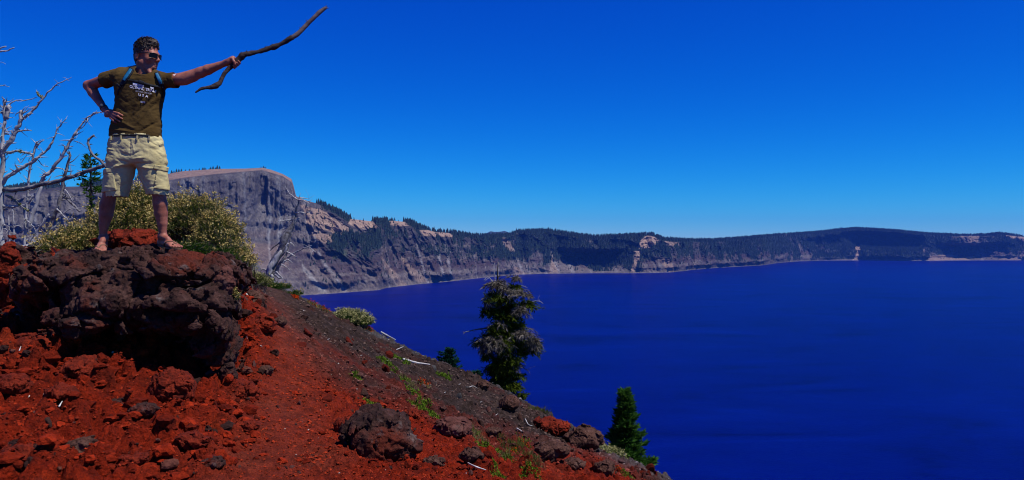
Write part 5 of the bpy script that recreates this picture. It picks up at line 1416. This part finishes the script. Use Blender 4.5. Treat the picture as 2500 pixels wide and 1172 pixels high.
V, Q = mesh_sdf(f_body, np.array((-3.70, YM - .45, -.16)), np.array((-2.10, YM + .36, 1.72)), .0046, slack=1.3)
# skin tone: more sun on face, arms and feet
def skin_mat():
    m, nt, b = new_mat('skin', (.4, .2, .14), .55, .35)
    n = nz(nt, 14, 4, .6); n2 = nz(nt, 90, 3, .6)
    c = ramp(nt, n, ((.3, (.24, .074, .045)), (.7, (.38, .145, .092)))); c = mix(nt, c, ramp(nt, n2, ((.35, (.85, .8, .8)), (.65, (1.1, 1.1, 1.1)))), .6, 'MULTIPLY')
    set_color(nt, b, c); b.inputs['Subsurface Weight'].default_value = .08; b.inputs['Subsurface Radius'].default_value = (.02, .006, .003); b.inputs['Subsurface Scale'].default_value = .5
    bump(nt, b, n2, .15, .002); return m
M_SKIN = skin_mat()
PO = np.array(pp(330, 608, 0)); man = thing('person', 'man in olive t-shirt and khaki shorts on the outcrop, one arm stretched out', 'person', PO)
mesh_from('body', V - PO, Q, M_SKIN, man)

# --- hair
hair_pl = [(unit(HR @ np.array((.62, 0, .78 * -1 + .0))), hw(.088, 0, .028))]
def f_hair(p):
    q = (p - HC) @ HR
    d = ell(q, (-.020, 0, .045), (.107, .086, .098))
    d = smin(d, ell(q, (-.055, 0, -.03), (.065, .070, .080)), .03); d = smin(d, ell(q, (.045, 0, .095), (.055, .06, .035)), .03)
    d = d + .010 * fbm(np.stack((q[:, 0] * 18, q[:, 1] * 45, q[:, 2] * 30), 1), 3, .6, seed=3, ridged=True) + .006 * fbm(q * 70, 2, seed=5)
    # cut away face and ears
    face = (q[:, 0] - .086 + np.maximum(.052 - q[:, 2], 0) * 1.05)           # in front of the hairline
    face = np.minimum(face, .0 + q[:, 0] * 0 + 9)
    hl = np.where(q[:, 2] > .045, q[:, 0] - .105, q[:, 0] - np.interp(q[:, 2], [-.12, -.075, -.05, -.02, .0, .03, .045], [-.075, -.066, -.052, -.028, -.012, .070, .093]))
    ear = np.linalg.norm((q - np.array((-.040, 0, -.03))) * np.array((1, 0, .8)), axis=1) - .024
    d = smax(d, hl, .006); d = np.where(np.abs(q[:, 1]) > .05, smax(d, -ear, .006), d)
    return smax(d, -.098 - q[:, 2], .008)
Vh, Qh = mesh_sdf(f_hair, HC - .17, HC + .17, .0042, slack=1.6)
M_HAIR = simple('brown_hair', (.010, .006, .004), (.055, .034, .020), 60., .55, .8, .004, .4, stretch=(1, 3, 1))
hair = mesh_from('hair', Vh - PO, Qh, M_HAIR, man)
rg = np.random.RandomState(8)
mb = MB()
for k in range(300):
    u = unit(rg.normal(size=3)); u[2] = abs(u[2]); 
    if k < 90: u = unit(np.array((.8 * rg.rand() + .35, rg.normal() * .45, .75 + .3 * rg.rand())))
    q = np.array((-.020, 0, .045)) + u * np.array((.100, .080, .092))
    if q[0] > .088: continue
    d = unit(u * .42 + np.array((.95, rg.normal() * .4, .10 + .30 * rg.rand())) + rg.normal(size=3) * .25)
    L = rg.uniform(.016, .036); w_ = rg.uniform(.0025, .005)
    P_ = [q - d * .006, q + d * L * .5 + u * .006, q + d * L + u * (.004 - .010 * rg.rand())]
    V, F = tube([hw(*x) for x in P_], [w_, w_ * .8, .0006], 4); mb.add(V, F)
mb.build('hair_strands', M_HAIR, hair, PO)
hair.children[0].location = (0, 0, 0)

# --- sunglasses
M_LENS, nt, b = new_mat('dark_lens', (.004, .004, .006), .18, .12)
M_FRAME, nt, b = new_mat('black_frame', (.006, .006, .006), .3, .5)
gl = bpy.data.objects.new('sunglasses', None); COL.objects.link(gl); gl.parent = man
for s in (-1, 1):
    A_ = np.radians(np.linspace(6, 47, 12)) * s; Zs = np.linspace(-1, 1, 8)
    V = []
    for z in Zs:
        for k, a in enumerate(A_):
            e = abs(k / 11 - .5) * 2
            V.append(hw(.004 + .108 * math.cos(a), .105 * math.sin(a), -.021 + z * .0205 * (1 - .25 * e ** 3) - .003 * e))
    i = np.arange(7)[:, None] * 12 + np.arange(11)[None]
    V = np.array(V); n_ = len(V); V2 = V - HR @ np.array((.003, 0, 0))
    F = np.stack((i, i + 1, i + 13, i + 12), -1).reshape(-1, 4)
    mb = MB(); mb.add(V, F); mb.add(V2, F[:, ::-1]); mb.build('lens', M_LENS, gl, PO)
    top = [V[7 * 12 + k] for k in range(12)]; bot = [V[k] for k in range(12)]
    mb = MB(); Vv, F = tube(top, [.0022] * 12, 6); mb.add(Vv, F); Vv, F = tube(bot, [.0012] * 12, 6); mb.add(Vv, F)
    Vv, F = tube([top[-1], (top[-1] + bot[-1]) / 2, bot[-1]], [.002] * 3, 6); mb.add(Vv, F)
    mb.build('rim', M_FRAME, gl, PO)
    mb = MB(); Vv, F = limb([hw(.078, .079 * s, -.006), hw(.03, .081 * s, -.004), hw(-.045, .082 * s, -.006), hw(-.062, .080 * s, -.02)], [.0038, .0034, .003, .002], 14, 6, 0); mb.add(Vv, F)
    mb.build('temple_arm', M_FRAME, gl, PO)
mb = MB(); Vv, F = limb([hw(.111, -.013, -.012), hw(.117, 0, -.009), hw(.111, .013, -.012)], [.003] * 3, 8, 6, 0); mb.add(Vv, F); mb.build('bridge', M_FRAME, gl, PO)

# --- shirt
T_PY = np.array([160, 168, 176, 186, 198, 212, 240, 265, 290, 316, 345.]); T_CX = np.array([350, 350, 347, 343, 341, 341, 341, 337, 334, 331, 330.])
T_HW = np.array([20, 27, 44, 58, 63, 61.5, 58, 57, 59, 62.5, 64.]); T_RY = np.array([.05, .066, .085, .105, .118, .124, .124, .118, .118, .120, .122])
def loft(p, PYs, CX, HW, RY, cy=0., n=2.5):
    py = 586 - p[:, 2] * FPX / YM
    cx = (np.interp(py, PYs, CX) - 1250) * PXM; rx = np.interp(py, PYs, HW) * PXM; ry = np.interp(py, PYs, RY)
    k = ((np.abs(p[:, 0] - cx) / rx) ** n + (np.abs(p[:, 1] - YM - cy) / ry) ** n) ** (1 / n)
    return (k - 1) * np.minimum(rx, ry)
def seg_crease(p, a, b, w, dep):
    a = np.array(((a[0] - 1250) * PXM, (586 - a[1]) * PXM)); b = np.array(((b[0] - 1250) * PXM, (586 - b[1]) * PXM))
    q = p[:, (0, 2)]; ba = b - a; t = np.clip(((q - a) @ ba) / (ba @ ba), 0, 1); dd = np.linalg.norm(q - a - t[:, None] * ba, axis=1)
    return dep * np.exp(-(dd / w) ** 2) * np.sin(np.pi * np.clip(t * .9 + .05, 0, 1)) * (p[:, 1] < YM + .02)
SHC = [((400, 215), (345, 262), .010, -.006), ((398, 228), (330, 300), .012, -.007), ((396, 245), (350, 310), .010, -.006), ((285, 225), (330, 258), .010, -.005), ((283, 250), (330, 285), .011, -.006),
       ((278, 305), (325, 318), .009, -.006), ((274, 318), (340, 326), .009, .006), ((300, 296), (350, 322), .012, .006), ((385, 262), (340, 318), .012, .006), ((320, 200), (350, 205), .006, -.004), ((335, 186), (372, 190), .006, .005),
       ((390, 300), (352, 330), .010, -.007), ((345, 262), (320, 325), .014, -.006), ((268, 182), (285, 200), .007, -.005), ((262, 192), (290, 206), .006, .004), ((412, 190), (422, 210), .006, -.004), ((395, 205), (380, 240), .009, .006)]
def f_shirt0(p):
    d = loft(p, T_PY, T_CX, T_HW, T_RY)
    d = smin(d, rc(p, pp(303, 178, .01), pp(392, 193, .01), .056, .052), .04)
    d = smin(d, rc(p, pp(296, 184, .005), pp(250, 198, .065), .067, .072), .030)
    d = smin(d, rc(p, pp(394, 197, .0), pp(436, 195.5, -.01), .062, .070), .035)
    return d
def f_shirt(p):
    d = f_shirt0(p)
    q = p * np.array((1, 1, 1.8)); q = q + .03 * noise(p * 6, 3)[:, None]
    d = d + .006 * fbm(np.stack((p[:, 0] * 7 + p[:, 2] * 5, p[:, 1] * 6, p[:, 2] * 11 - p[:, 0] * 6), 1), 4, .5, seed=14, ridged=True) * .8
    for a, b_, w, dep in SHC: d = d - seg_crease(p, a, b_, w * .9, dep)
    return d
def cuts_shirt(p):
    hz = 586 - p[:, 2] * FPX / YM; hx = 1250 + p[:, 0] * FPX / YM
    hem = (hz - (335 + (hx - 268) * .06 + 1.5 * np.sin(hx * .16))) * PXM
    dR = unit(pp(252, 196, .07) - pp(296, 182, .01)); cR = (p - pp(254.5, 195.5, .066)) @ dR; cR = np.where(p[:, 0] < pp(285, 0)[0], cR, -1)
    dL = unit(pp(436, 194.5, -.01) - pp(394, 197, 0)) + np.array((0, 0, .16)); dL = unit(dL); cL = (p - pp(431, 195, 0)) @ dL; cL = np.where(p[:, 0] > pp(400, 0)[0], cL, -1)
    nk = .066 - np.linalg.norm((p - pp(355.5, 172, -.03)) * np.array((.95, .55, 1.15)), axis=1)
    nk2 = (p[:, 2] - pp(0, 165)[2])
    return np.max((hem, cR, cL, np.maximum(nk, -1), nk2), 0)
def shell(f, cuts, lo, hi, h, name, mat_, parent, thick=.0028, slack=1.6):
    V, Q = mesh_sdf(lambda p: np.maximum(f(p), cuts(p)), lo, hi, h, slack=slack)
    cap = (cuts(V) > -h * .35) & (f(V) < -h * .45)
    Q = Q[~cap[Q].any(1)]
    used = np.unique(Q); mp = np.full(len(V), -1); mp[used] = np.arange(len(used))
    o = mesh_from(name, V[used] - PO, mp[Q], mat_, parent)
    md = o.modifiers.new('solid', 'SOLIDIFY'); md.thickness = thick; md.offset = -1
    return o
M_SHIRT, nt, b = new_mat('olive_cotton', (.05, .04, .015), .95, .1)
n = nz(nt, 5, 5, .6); n2 = nz(nt, 260, 2); set_color(nt, b, ramp(nt, n, ((.3, (.062, .036, .010)), (.7, (.105, .066, .021))))); bump(nt, b, n2, .25, .001); bump(nt, b, nz(nt, 16, 4, .55, stretch=(1, 1, 1.6)), .5, .012)
shirt = shell(f_shirt, cuts_shirt, np.array((-3.56, YM - .2, .78)), np.array((-2.70, YM + .26, 1.52)), .0056, 't_shirt', M_SHIRT, man)
def front(x, z, f=f_shirt, y0=-.21, y1=.09, n=14):
    """depth of the front of a garment at world x, z"""
    x = np.asarray(x, float); z = np.asarray(z, float); Ys = YM + np.linspace(y0, y1, n)
    X = np.broadcast_to(x, (n,) + x.shape); Z = np.broadcast_to(z, X.shape); Y = np.broadcast_to(Ys[:, None], X.shape)
    g = f(np.stack((X, Y, Z), -1).reshape(-1, 3)).reshape(n, -1)
    k = np.argmax(g < 0, 0); ok = (g < 0).any(0); k = np.clip(k, 1, n - 1); i = np.arange(len(x))
    a, b_ = Ys[k - 1], Ys[k]; fa, fb = g[k - 1, i], g[k, i]
    for _ in range(3):
        m_ = a + (b_ - a) * np.clip(fa / np.where(fa - fb == 0, 1, fa - fb), .05, .95); fm = f(np.stack((x, m_, z), -1)); c = fm < 0
        b_ = np.where(c, m_, b_); fb = np.where(c, fm, fb); a = np.where(c, a, m_); fa = np.where(c, fa, fm)
    return np.where(ok, a + (b_ - a) * np.clip(fa / np.where(fa - fb == 0, 1, fa - fb), 0, 1), YM)
# printed words, laid on the chest
M_PRINT, nt, b = new_mat('white_print', (.78, .78, .80), .8, .2)
M_PRINTD, nt, b = new_mat('grey_print', (.42, .42, .43), .8, .2)
ang = math.atan2(-12, 66)
def lay(V2, F, name, mat_, off=.0045):
    """V2: photograph pixels on the chest"""
    x = (V2[:, 0] - 1250) * PXM; z = (586 - V2[:, 1]) * PXM
    for _ in range(6):
        y = front(x, z); x = (V2[:, 0] - 1250) / FPX * y; z = (586 - V2[:, 1]) / FPX * y
    V = np.stack((x, y - off, z), 1)
    return mesh_from(name, V - PO, F, mat_, shirt, False)
def words(txt, cx, cy, wpx, hpx, mat_, bold=.02, space=1.0):
    cu = bpy.data.curves.new('text', 'FONT'); cu.body = txt; cu.align_x = 'CENTER'; cu.align_y = 'CENTER'; cu.size = 1; cu.offset = bold; cu.space_character = space; cu.resolution_u = 3
    o = bpy.data.objects.new('text', cu); COL.objects.link(o); bpy.context.view_layer.update()
    me = bpy.data.meshes.new_from_object(o.evaluated_get(bpy.context.evaluated_depsgraph_get())); bpy.data.objects.remove(o)
    import bmesh
    bm = bmesh.new(); bm.from_mesh(me); bmesh.ops.triangulate(bm, faces=bm.faces[:])
    for _ in range(2):
        le = [e for e in bm.edges if e.calc_length() > .22]
        if len(le) and len(txt) > 0: bmesh.ops.subdivide_edges(bm, edges=le, cuts=1); bmesh.ops.triangulate(bm, faces=bm.faces[:])
    V = np.array([v.co[:2] for v in bm.verts]); bm.verts.index_update(); F = np.array([[v.index for v in f.verts] for f in bm.faces]); bm.free()
    V = (V - (V.max(0) + V.min(0)) / 2) / (V.max(0) - V.min(0)) * (wpx, hpx)
    c, s = math.cos(-ang), math.sin(-ang)
    X = cx + V[:, 0] * c + V[:, 1] * math.sin(ang) * -0 ; Yp = cy - V[:, 1] + V[:, 0] * math.tan(-ang)
    return lay(np.stack((X, Yp), 1), F, 'lettering', mat_)
words('OLYMPIC TRIALS', 349.5, 217, 66, 7.2, M_PRINT, .03)
words('EUGENE, OREGON', 351.5, 226, 40, 4.4, M_PRINTD, .02)
words('U S A', 350.5, 233.5, 24, 6.4, M_PRINT, .04, 1.1)
def quad_px(pts, name, mat_):
    g = 5; a, b_, c, d = [np.array(q, float) for q in pts]; V = []
    for i in range(g):
        for j in range(g):
            u, v = i / (g - 1), j / (g - 1); V.append((a * (1 - u) + b_ * u) * (1 - v) + (d * (1 - u) + c * u) * v)
    i = np.arange(g - 1)[:, None] * g + np.arange(g - 1)[None]
    return lay(np.array(V), np.stack((i, i + 1, i + g + 1, i + g), -1).reshape(-1, 4), name, mat_)
quad_px([(325, 202), (336, 204), (337, 210), (325, 208)], 'printed_emblem', M_PRINT)
quad_px([(338, 204.5), (352, 208), (352, 213), (338, 210.5)], 'printed_emblem', M_PRINTD); quad_px([(368, 212), (376, 214), (376, 217.5), (368, 216)], 'printed_emblem', M_PRINT)
quad_px([(344, 246.5), (355, 248), (355, 252.5), (344, 251)], 'printed_emblem', M_PRINTD)
V = []
for t in np.linspace(0, 1, 9):
    x = 423 + 7 * t; y = 178.5 + 3.2 * math.sin(t * 3.0 + .4); V += [(x, y - 1.3 * math.sin(math.pi * (.1 + t * .85))), (x, y + 1.3 * math.sin(math.pi * (.1 + t * .85)))]
i = np.arange(8) * 2
lay(np.array(V) + (0, 2.), np.stack((i, i + 1, i + 3, i + 2), 1), 'sleeve_mark', M_PRINT, .005)

# --- shorts
B_PY = np.array([318, 330, 345, 370, 395, 420.]); B_CX = np.array([331, 331.5, 332, 332, 332.5, 333.]); B_HW = np.array([60, 61.5, 65, 70, 74, 76.]); B_RY = np.array([.120, .122, .128, .135, .132, .12])
def f_shorts0(p):
    up = loft(p, B_PY, B_CX, B_HW, B_RY); up = smax(up, -(p[:, 2] - pp(0, 405)[2]), .05)
    l1 = rc(p, pp(297, 395), pp(280.5, 490), .125, .098); l2 = rc(p, pp(367, 395), pp(388, 488), .122, .088)
    return smin(up, np.minimum(l1, l2), .035)
BHC = [((335, 345), (334, 385), .006, -.005), ((338, 345), (347, 382), .006, .004), ((334, 383), (310, 378), .012, -.010), ((336, 384), (360, 372), .010, -.008), ((338, 392), (372, 388), .009, .007), ((332, 400), (300, 392), .010, -.008), ((330, 402), (285, 414), .012, .009),
       ((338, 402), (385, 402), .009, -.007), ((340, 410), (400, 415), .010, .008), ((265, 362), (300, 372), .008, .006), ((262, 372), (298, 384), .008, -.007), ((345, 425), (372, 470), .012, .008), ((325, 425), (318, 475), .010, -.007),
       ((262, 345), (300, 350), .006, -.004), ((370, 345), (398, 362), .006, -.004), ((258, 455), (300, 462), .009, .007), ((366, 460), (408, 452), .009, -.006), ((352, 440), (362, 468), .009, -.008)]
def f_shorts(p):
    d = f_shorts0(p)
    d = d + .0075 * fbm(np.stack((p[:, 0] * 8 - p[:, 2] * 4, p[:, 1] * 8, p[:, 2] * 12 + p[:, 0] * 5), 1), 4, .5, seed=24, ridged=True)
    for a, b_, w, dep in BHC: d = d - seg_crease(p, a, b_, w * .9, dep)
    return d
def cuts_shorts(p):
    hz = 586 - p[:, 2] * FPX / YM; hx = 1250 + p[:, 0] * FPX / YM
    fr_ = 1.2 * np.sin(hx * .7) + 1.0 * np.sin(hx * 1.9 + 1)
    hem = np.where(hx < 334, (hz - (481.5 + fr_ * .6)), (hz - (475.5 + (hx - 362) * .05 + fr_ * .6))) * PXM
    return np.maximum(hem, -(hz - 329) * PXM)
M_KHAKI, nt, b = new_mat('khaki_cotton', (.40, .34, .17), .95, .1)
n = nz(nt, 6, 5, .65); n2 = nz(nt, 240, 2); set_color(nt, b, ramp(nt, n, ((.3, (.42, .35, .155)), (.7, (.60, .53, .275))))); bump(nt, b, n2, .3, .0012); bump(nt, b, nz(nt, 20, 5, .6), .55, .010)
shorts = shell(f_shorts, cuts_shorts, pp(236, 492, -.22), pp(430, 322, .22), .0056, 'shorts', M_KHAKI, man, .003, 1.6)
def pocket(c, hx, R_, name='pocket', off=.010):
    f = lambda p: np.maximum(f_shorts(p) - off, rbox(p, c, hx, .006, R_))
    V, Q = mesh_sdf(f, np.array(c) - .13, np.array(c) + .13, .0055, slack=1.6)
    return mesh_from(name, V - PO, Q, M_KHAKI, shorts)
def rot_y(a): return np.array(((math.cos(a), 0, math.sin(a)), (0, 1, 0), (-math.sin(a), 0, math.cos(a))))
pocket(pp(270, 447, -.03), (.075, .085, .075), rot_y(-.12)); pocket(pp(271, 419, -.03), (.080, .085, .022), rot_y(-.12), 'pocket_flap', .015)
pocket(pp(402, 440, -.03), (.052, .085, .080), rot_y(.12)); pocket(pp(401, 412, -.03), (.055, .085, .020), rot_y(.18), 'pocket_flap', .015)
M_BELT, nt, b = new_mat('dark_belt', (.008, .008, .008), .6, .3)
f = lambda p: np.maximum(f_shorts0(p) - .004, np.abs(p[:, 2] - pp(0, 335)[2]) - .009)
V, Q = mesh_sdf(f, pp(262, 345, -.2), pp(402, 325, .2), .0055, slack=1.8); mesh_from('belt', V - PO, Q, M_BELT, man)
for px_ in (313, 352, 285, 378):
    y = front(np.array([(px_ - 1250) * PXM]), np.array([(586 - 338) * PXM]), f_shorts0)[0]; mb = MB(); c = np.array(((px_ - 1250) * PXM, y - .006, (586 - 338.5) * PXM))
    bx_ = np.array([(x, yy, z) for x in (-.006, .006) for yy in (-.004, .004) for z in (-.024, .010)]) + c
    mb.add(bx_, np.array([(0, 1, 3, 2), (4, 6, 7, 5), (0, 4, 5, 1), (2, 3, 7, 6), (0, 2, 6, 4), (1, 5, 7, 3)])); mb.build('belt_loop', M_KHAKI, shorts, PO, False)

# --- flip-flops
M_SOLE = simple('tan_rubber', (.10, .055, .03), (.20, .115, .065), 40., .8); M_THONG = simple('brown_strap', (.10, .06, .035), (.16, .09, .05), 60., .7)
for fr, H_, bs, g in ((fr1, FH1, 1, legR), (fr2, FH2, -1, legL)):
    d, s, u, L = fr; sd = bpy.data.objects.new('sandal', None); COL.objects.link(sd); sd.parent = man
    rows = []
    for t in np.linspace(-.14, 1.09, 18):
        w_ = np.interp(t, [-.14, -.06, .05, .3, .6, .8, .98, 1.09], [.010, .028, .036, .033, .045, .049, .038, .012]); rows.append((H_ + d * L * t + s * .003 * bs - u * (.024 + .004 * math.sin(t * 3)), w_))
    V = []; n_ = 8
    for c, w_ in rows:
        for (a, z) in ((-1, 0), (-1, .014), (-.6, .016), (.6, .016), (1, .014), (1, 0), (.5, -.002), (-.5, -.002)): V.append(c + s * w_ * a + u * (z - .007))
    i = np.arange(17)[:, None] * 8; j = np.arange(8)[None]; F = np.stack((i + j, i + (j + 1) % 8, i + 8 + (j + 1) % 8, i + 8 + j), -1).reshape(-1, 4)
    mb = MB(); mb.add(V, [F, np.array([range(7, -1, -1), range(17 * 8, 18 * 8)])]); mb.build('sole', M_SOLE, sd, PO, False)
    toe = H_ + d * L * .84 + s * .020 * bs
    for q in (-1, 1):
        end = H_ + d * L * .42 + s * .038 * q - u * .016
        P_ = np.array([toe + u * .0, toe * .6 + end * .4 + u * .020, toe * .25 + end * .75 + u * .018, end]); P_, R_ = resample(P_, np.array([.004, .006, .006, .006]), 16)
        inside = f_body(P_); gr_ = np.stack([(f_body(P_ + np.eye(3)[k] * .002) - inside) / .002 for k in range(3)], 1)
        P_ = np.where((inside < .004)[:, None], P_ + gr_ * (.004 - inside)[:, None], P_)
        mb = MB(); V, F = tube(P_, R_, 6); mb.add(V, F); mb.build('strap', M_THONG, sd, PO)

# --- watch
wt = bpy.data.objects.new('watch', None); COL.objects.link(wt); wt.parent = man
ax = unit(W1 - E1); cw = W1 - ax * .012; e1_ = unit(np.cross(ax, (0, 0, 1.))); e2_ = np.cross(ax, e1_)
ring = [cw + (e1_ * math.cos(t) + e2_ * math.sin(t)) * .031 for t in np.linspace(0, 2 * pi, 25)]
V = []
for t in np.linspace(0, 2 * pi, 24, endpoint=False):
    for (o_, r_) in ((-.010, .0285), (-.010, .0325), (.010, .0325), (.010, .0285)): V.append(cw + ax * o_ + (e1_ * math.cos(t) + e2_ * math.sin(t)) * r_)
i = np.arange(24)[:, None] * 4; j = np.arange(4)[None]; F = np.stack((i + j, i + (j + 1) % 4, (i + 4) % 96 + (j + 1) % 4, (i + 4) % 96 + j), -1).reshape(-1, 4)
mb = MB(); mb.add(V, F); mb.build('watch_band', M_FRAME, wt, PO)
tc = unit(np.array((.3, -.9, .3)) - ax * (np.array((.3, -.9, .3)) @ ax)); e3 = np.cross(ax, tc); V, F = tube([cw + tc * .030, cw + tc * .034, cw + tc * .041, cw + tc * .042], [.016, .019, .018, .014], 20); mb = MB(); mb.add(V, F); mb.build('watch_case', simple('watch_case_metal', (.03, .035, .035), (.10, .12, .12), 20, .3, spec=.6), wt, PO)

# --- backpack
M_PACK = simple('dark_pack_cloth', (.006, .007, .010), (.016, .018, .024), 30., .8); M_BLUE = simple('blue_strap', (.004, .09, .20), (.010, .16, .30), 40., .6, .3, .003)
pk = thing('backpack', 'backpack worn by the man, bright blue padded shoulder straps and black chest strap', 'backpack', PO)
def f_pack(p):
    d = rbox(p, pp(346, 232, .235), (.135, .085, .19), .05); d = smin(d, rbox(p, pp(346, 262, .33), (.10, .04, .10), .03), .02)
    return d + .005 * fbm(p * 9, 3, seed=6)
V, Q = mesh_sdf(f_pack, pp(270, 330, .05), pp(430, 150, .45), .011, slack=1.8); mesh_from('pack_body', V - PO, Q, M_PACK, pk)
def ribbon(pts, w, name, mat_, off=.004, th=.012, n=26, parent=pk, f=f_shirt):
    """a strap that follows the front of the shirt along photograph pixels"""
    P_, W_ = resample(np.array([(a, b_, 0) for a, b_ in pts], float), np.array(w, float) if hasattr(w, '__len__') else np.full(len(pts), w), n)
    T_ = np.gradient(P_[:, :2], axis=0); T_ /= np.linalg.norm(T_, axis=1)[:, None]; N_ = np.stack((-T_[:, 1], T_[:, 0]), 1)
    rows = []
    for k, a in enumerate((-1, -.5, 0, .5, 1)):
        q = P_[:, :2] + N_ * (W_ / 2 * a)[:, None]; x = (q[:, 0] - 1250) * PXM; z = (586 - q[:, 1]) * PXM
        for _ in range(5):
            y = front(x, z, f); x = (q[:, 0] - 1250) / FPX * y; z = (586 - q[:, 1]) / FPX * y
        rows.append(np.stack((x, y, z), 1))
    R_ = np.stack(rows, 1); yy = R_[:, :, 1]; yy[:] = np.minimum(yy, yy[:, 2:3] + .02)
    ker = np.ones(5) / 5; yy[:] = np.stack([np.convolve(np.pad(yy[:, k], 2, mode='edge'), ker, 'valid') for k in range(5)], 1)
    x = R_.copy(); x[:, :, 1] = yy - off; o_ = x.copy(); o_[:, 1:4, 1] -= th; o_[:, (0, 4), 1] -= th * .6
    V = np.concatenate((o_, x[:, ::-1]), 1).reshape(-1, 3); i = np.arange(n - 1)[:, None] * 10; j = np.arange(10)[None]
    F = np.stack((i + j, i + (j + 1) % 10, i + 10 + (j + 1) % 10, i + 10 + j), -1).reshape(-1, 4)
    mb = MB(); mb.add(V, [F, np.array([range(9, -1, -1), range((n - 1) * 10, n * 10)])]); return mb.build(name, mat_, parent, PO)
ribbon([(324, 167), (318, 176), (310, 188), (302, 200), (297, 208)], [11, 13, 13, 12, 9], 'shoulder_strap', M_PACK, .001, .012)
ribbon([(322, 169), (317, 177), (309.5, 188), (304, 197)], [7, 8, 8, 7], 'blue_panel', M_BLUE, .014, .006)
ribbon([(299, 204), (294, 213), (289, 222), (287, 232)], [6, 4, 3.5, 3], 'webbing', M_PACK, .002, .005)
ribbon([(383, 176), (386, 184), (391, 196), (396, 208)], [10, 12, 12, 10], 'shoulder_strap', M_PACK, .001, .012)
ribbon([(384, 180), (387, 187), (392, 198), (395, 206)], [7, 8, 8, 6], 'blue_panel', M_BLUE, .014, .006)
ribbon([(396, 206), (400, 216), (402, 228), (400, 240)], [8, 5, 5, 4], 'webbing', M_PACK, .002, .006)
ribbon([(301, 194), (318, 196), (336, 199.5), (352, 203.5), (372, 209), (393, 212)], [4.5, 4, 5.5, 5.5, 4.5, 5], 'chest_strap', M_PACK, .004, .006)
ribbon([(286, 206), (291, 210), (296, 211)], [6, 6, 6], 'strap_buckle', M_PACK, .006, .006, 8); ribbon([(340, 199), (346, 201.5), (352, 203)], [8, 8.5, 8], 'strap_buckle', M_PACK, .008, .008, 8)

# --- the branch he holds
st = thing('dead_branch', 'long crooked dead branch held out against the sky by the man', 'branch', SC)
P_, R_ = resample([pp(*q) for q in S_PTS], S_RAD, 150)
M_STBARK = simple('rough_dark_bark', (.010, .006, .007), (.050, .032, .032), 30., .9, 1., .012); M_STWOOD = simple('bare_purple_wood', (.055, .042, .048), (.14, .105, .11), 24., .8, .6, .006, .2)
k_ = int(150 * 14 / 19.)
V, F = tube(P_[:k_ + 1], R_[:k_ + 1] * 1.05, 12, .7, 5, .35); mb = MB(); mb.add(V, F); mb.build('bark', M_STBARK, st, SC)
V, F = tube(P_[k_ - 2:], R_[k_ - 2:], 12, .22, 6, .08); mb = MB(); mb.add(V, F)
for o_ in ((.004, 0, .010), (.014, .0, -.002), (-.004, 0, .004)):
    V, F = limb([P_[-2], P_[-1] + np.array(o_) * .6, P_[-1] + np.array(o_) * 2], [.009, .006, .002], 6, 5, .4); mb.add(V, F)
mb.build('bare_wood', M_STWOOD, st, SC)
rg = np.random.RandomState(3)
for (k, dx, dz, r0) in ((112, -.3, .2, .006), (116, .2, -.5, .007), (60, -.2, .6, .007), (66, .3, .7, .008), (70, -.5, .5, .009), (74, .2, .6, .008), (46, -.6, .1, .006), (30, .5, -.3, .007), (92, .1, .8, .004), (100, .2, -.8, .004), (128, -.5, .6, .004), (120, -.5, .5, .004), (22, .2, .6, .006)):
    a = P_[k]; d = np.array((dx, -.3, dz)); V, F = limb([a, a + d * (R_[k] + .006), a + d * (R_[k] + .020)], [r0 * 1.3, r0, r0 * .3], 6, 5, .3, seed=k); mb = MB(); mb.add(V, F); mb.build('knot', M_STBARK if k < k_ else M_STWOOD, st, SC)
# ---- air between here and the far rim
hm = bpy.data.materials.new('haze_air'); hm.use_nodes = True
nt = hm.node_tree; nt.nodes.clear()
o_ = nt.nodes.new('ShaderNodeOutputMaterial'); pv = nt.nodes.new('ShaderNodeVolumePrincipled')
pv.inputs['Color'].default_value = (.06, .22, 1, 1)
pv.inputs['Density'].default_value = HAZE
pv.inputs['Anisotropy'].default_value = 0.0
nt.links.new(pv.outputs[0], o_.inputs['Volume'])
x0, x1, y0, y1, z0, z1 = -9500, 11500, -2500, 13000, -246, 345
V = [(x, y, z) for x in (x0, x1) for y in (y0, y1) for z in (z0, z1)]
F = [(0, 1, 3, 2), (4, 6, 7, 5), (0, 4, 5, 1), (2, 3, 7, 6), (0, 2, 6, 4), (1, 5, 7, 3)]
tag(mesh_from("haze", V, np.array(F), hm, smooth_shade=False), kind='stuff')
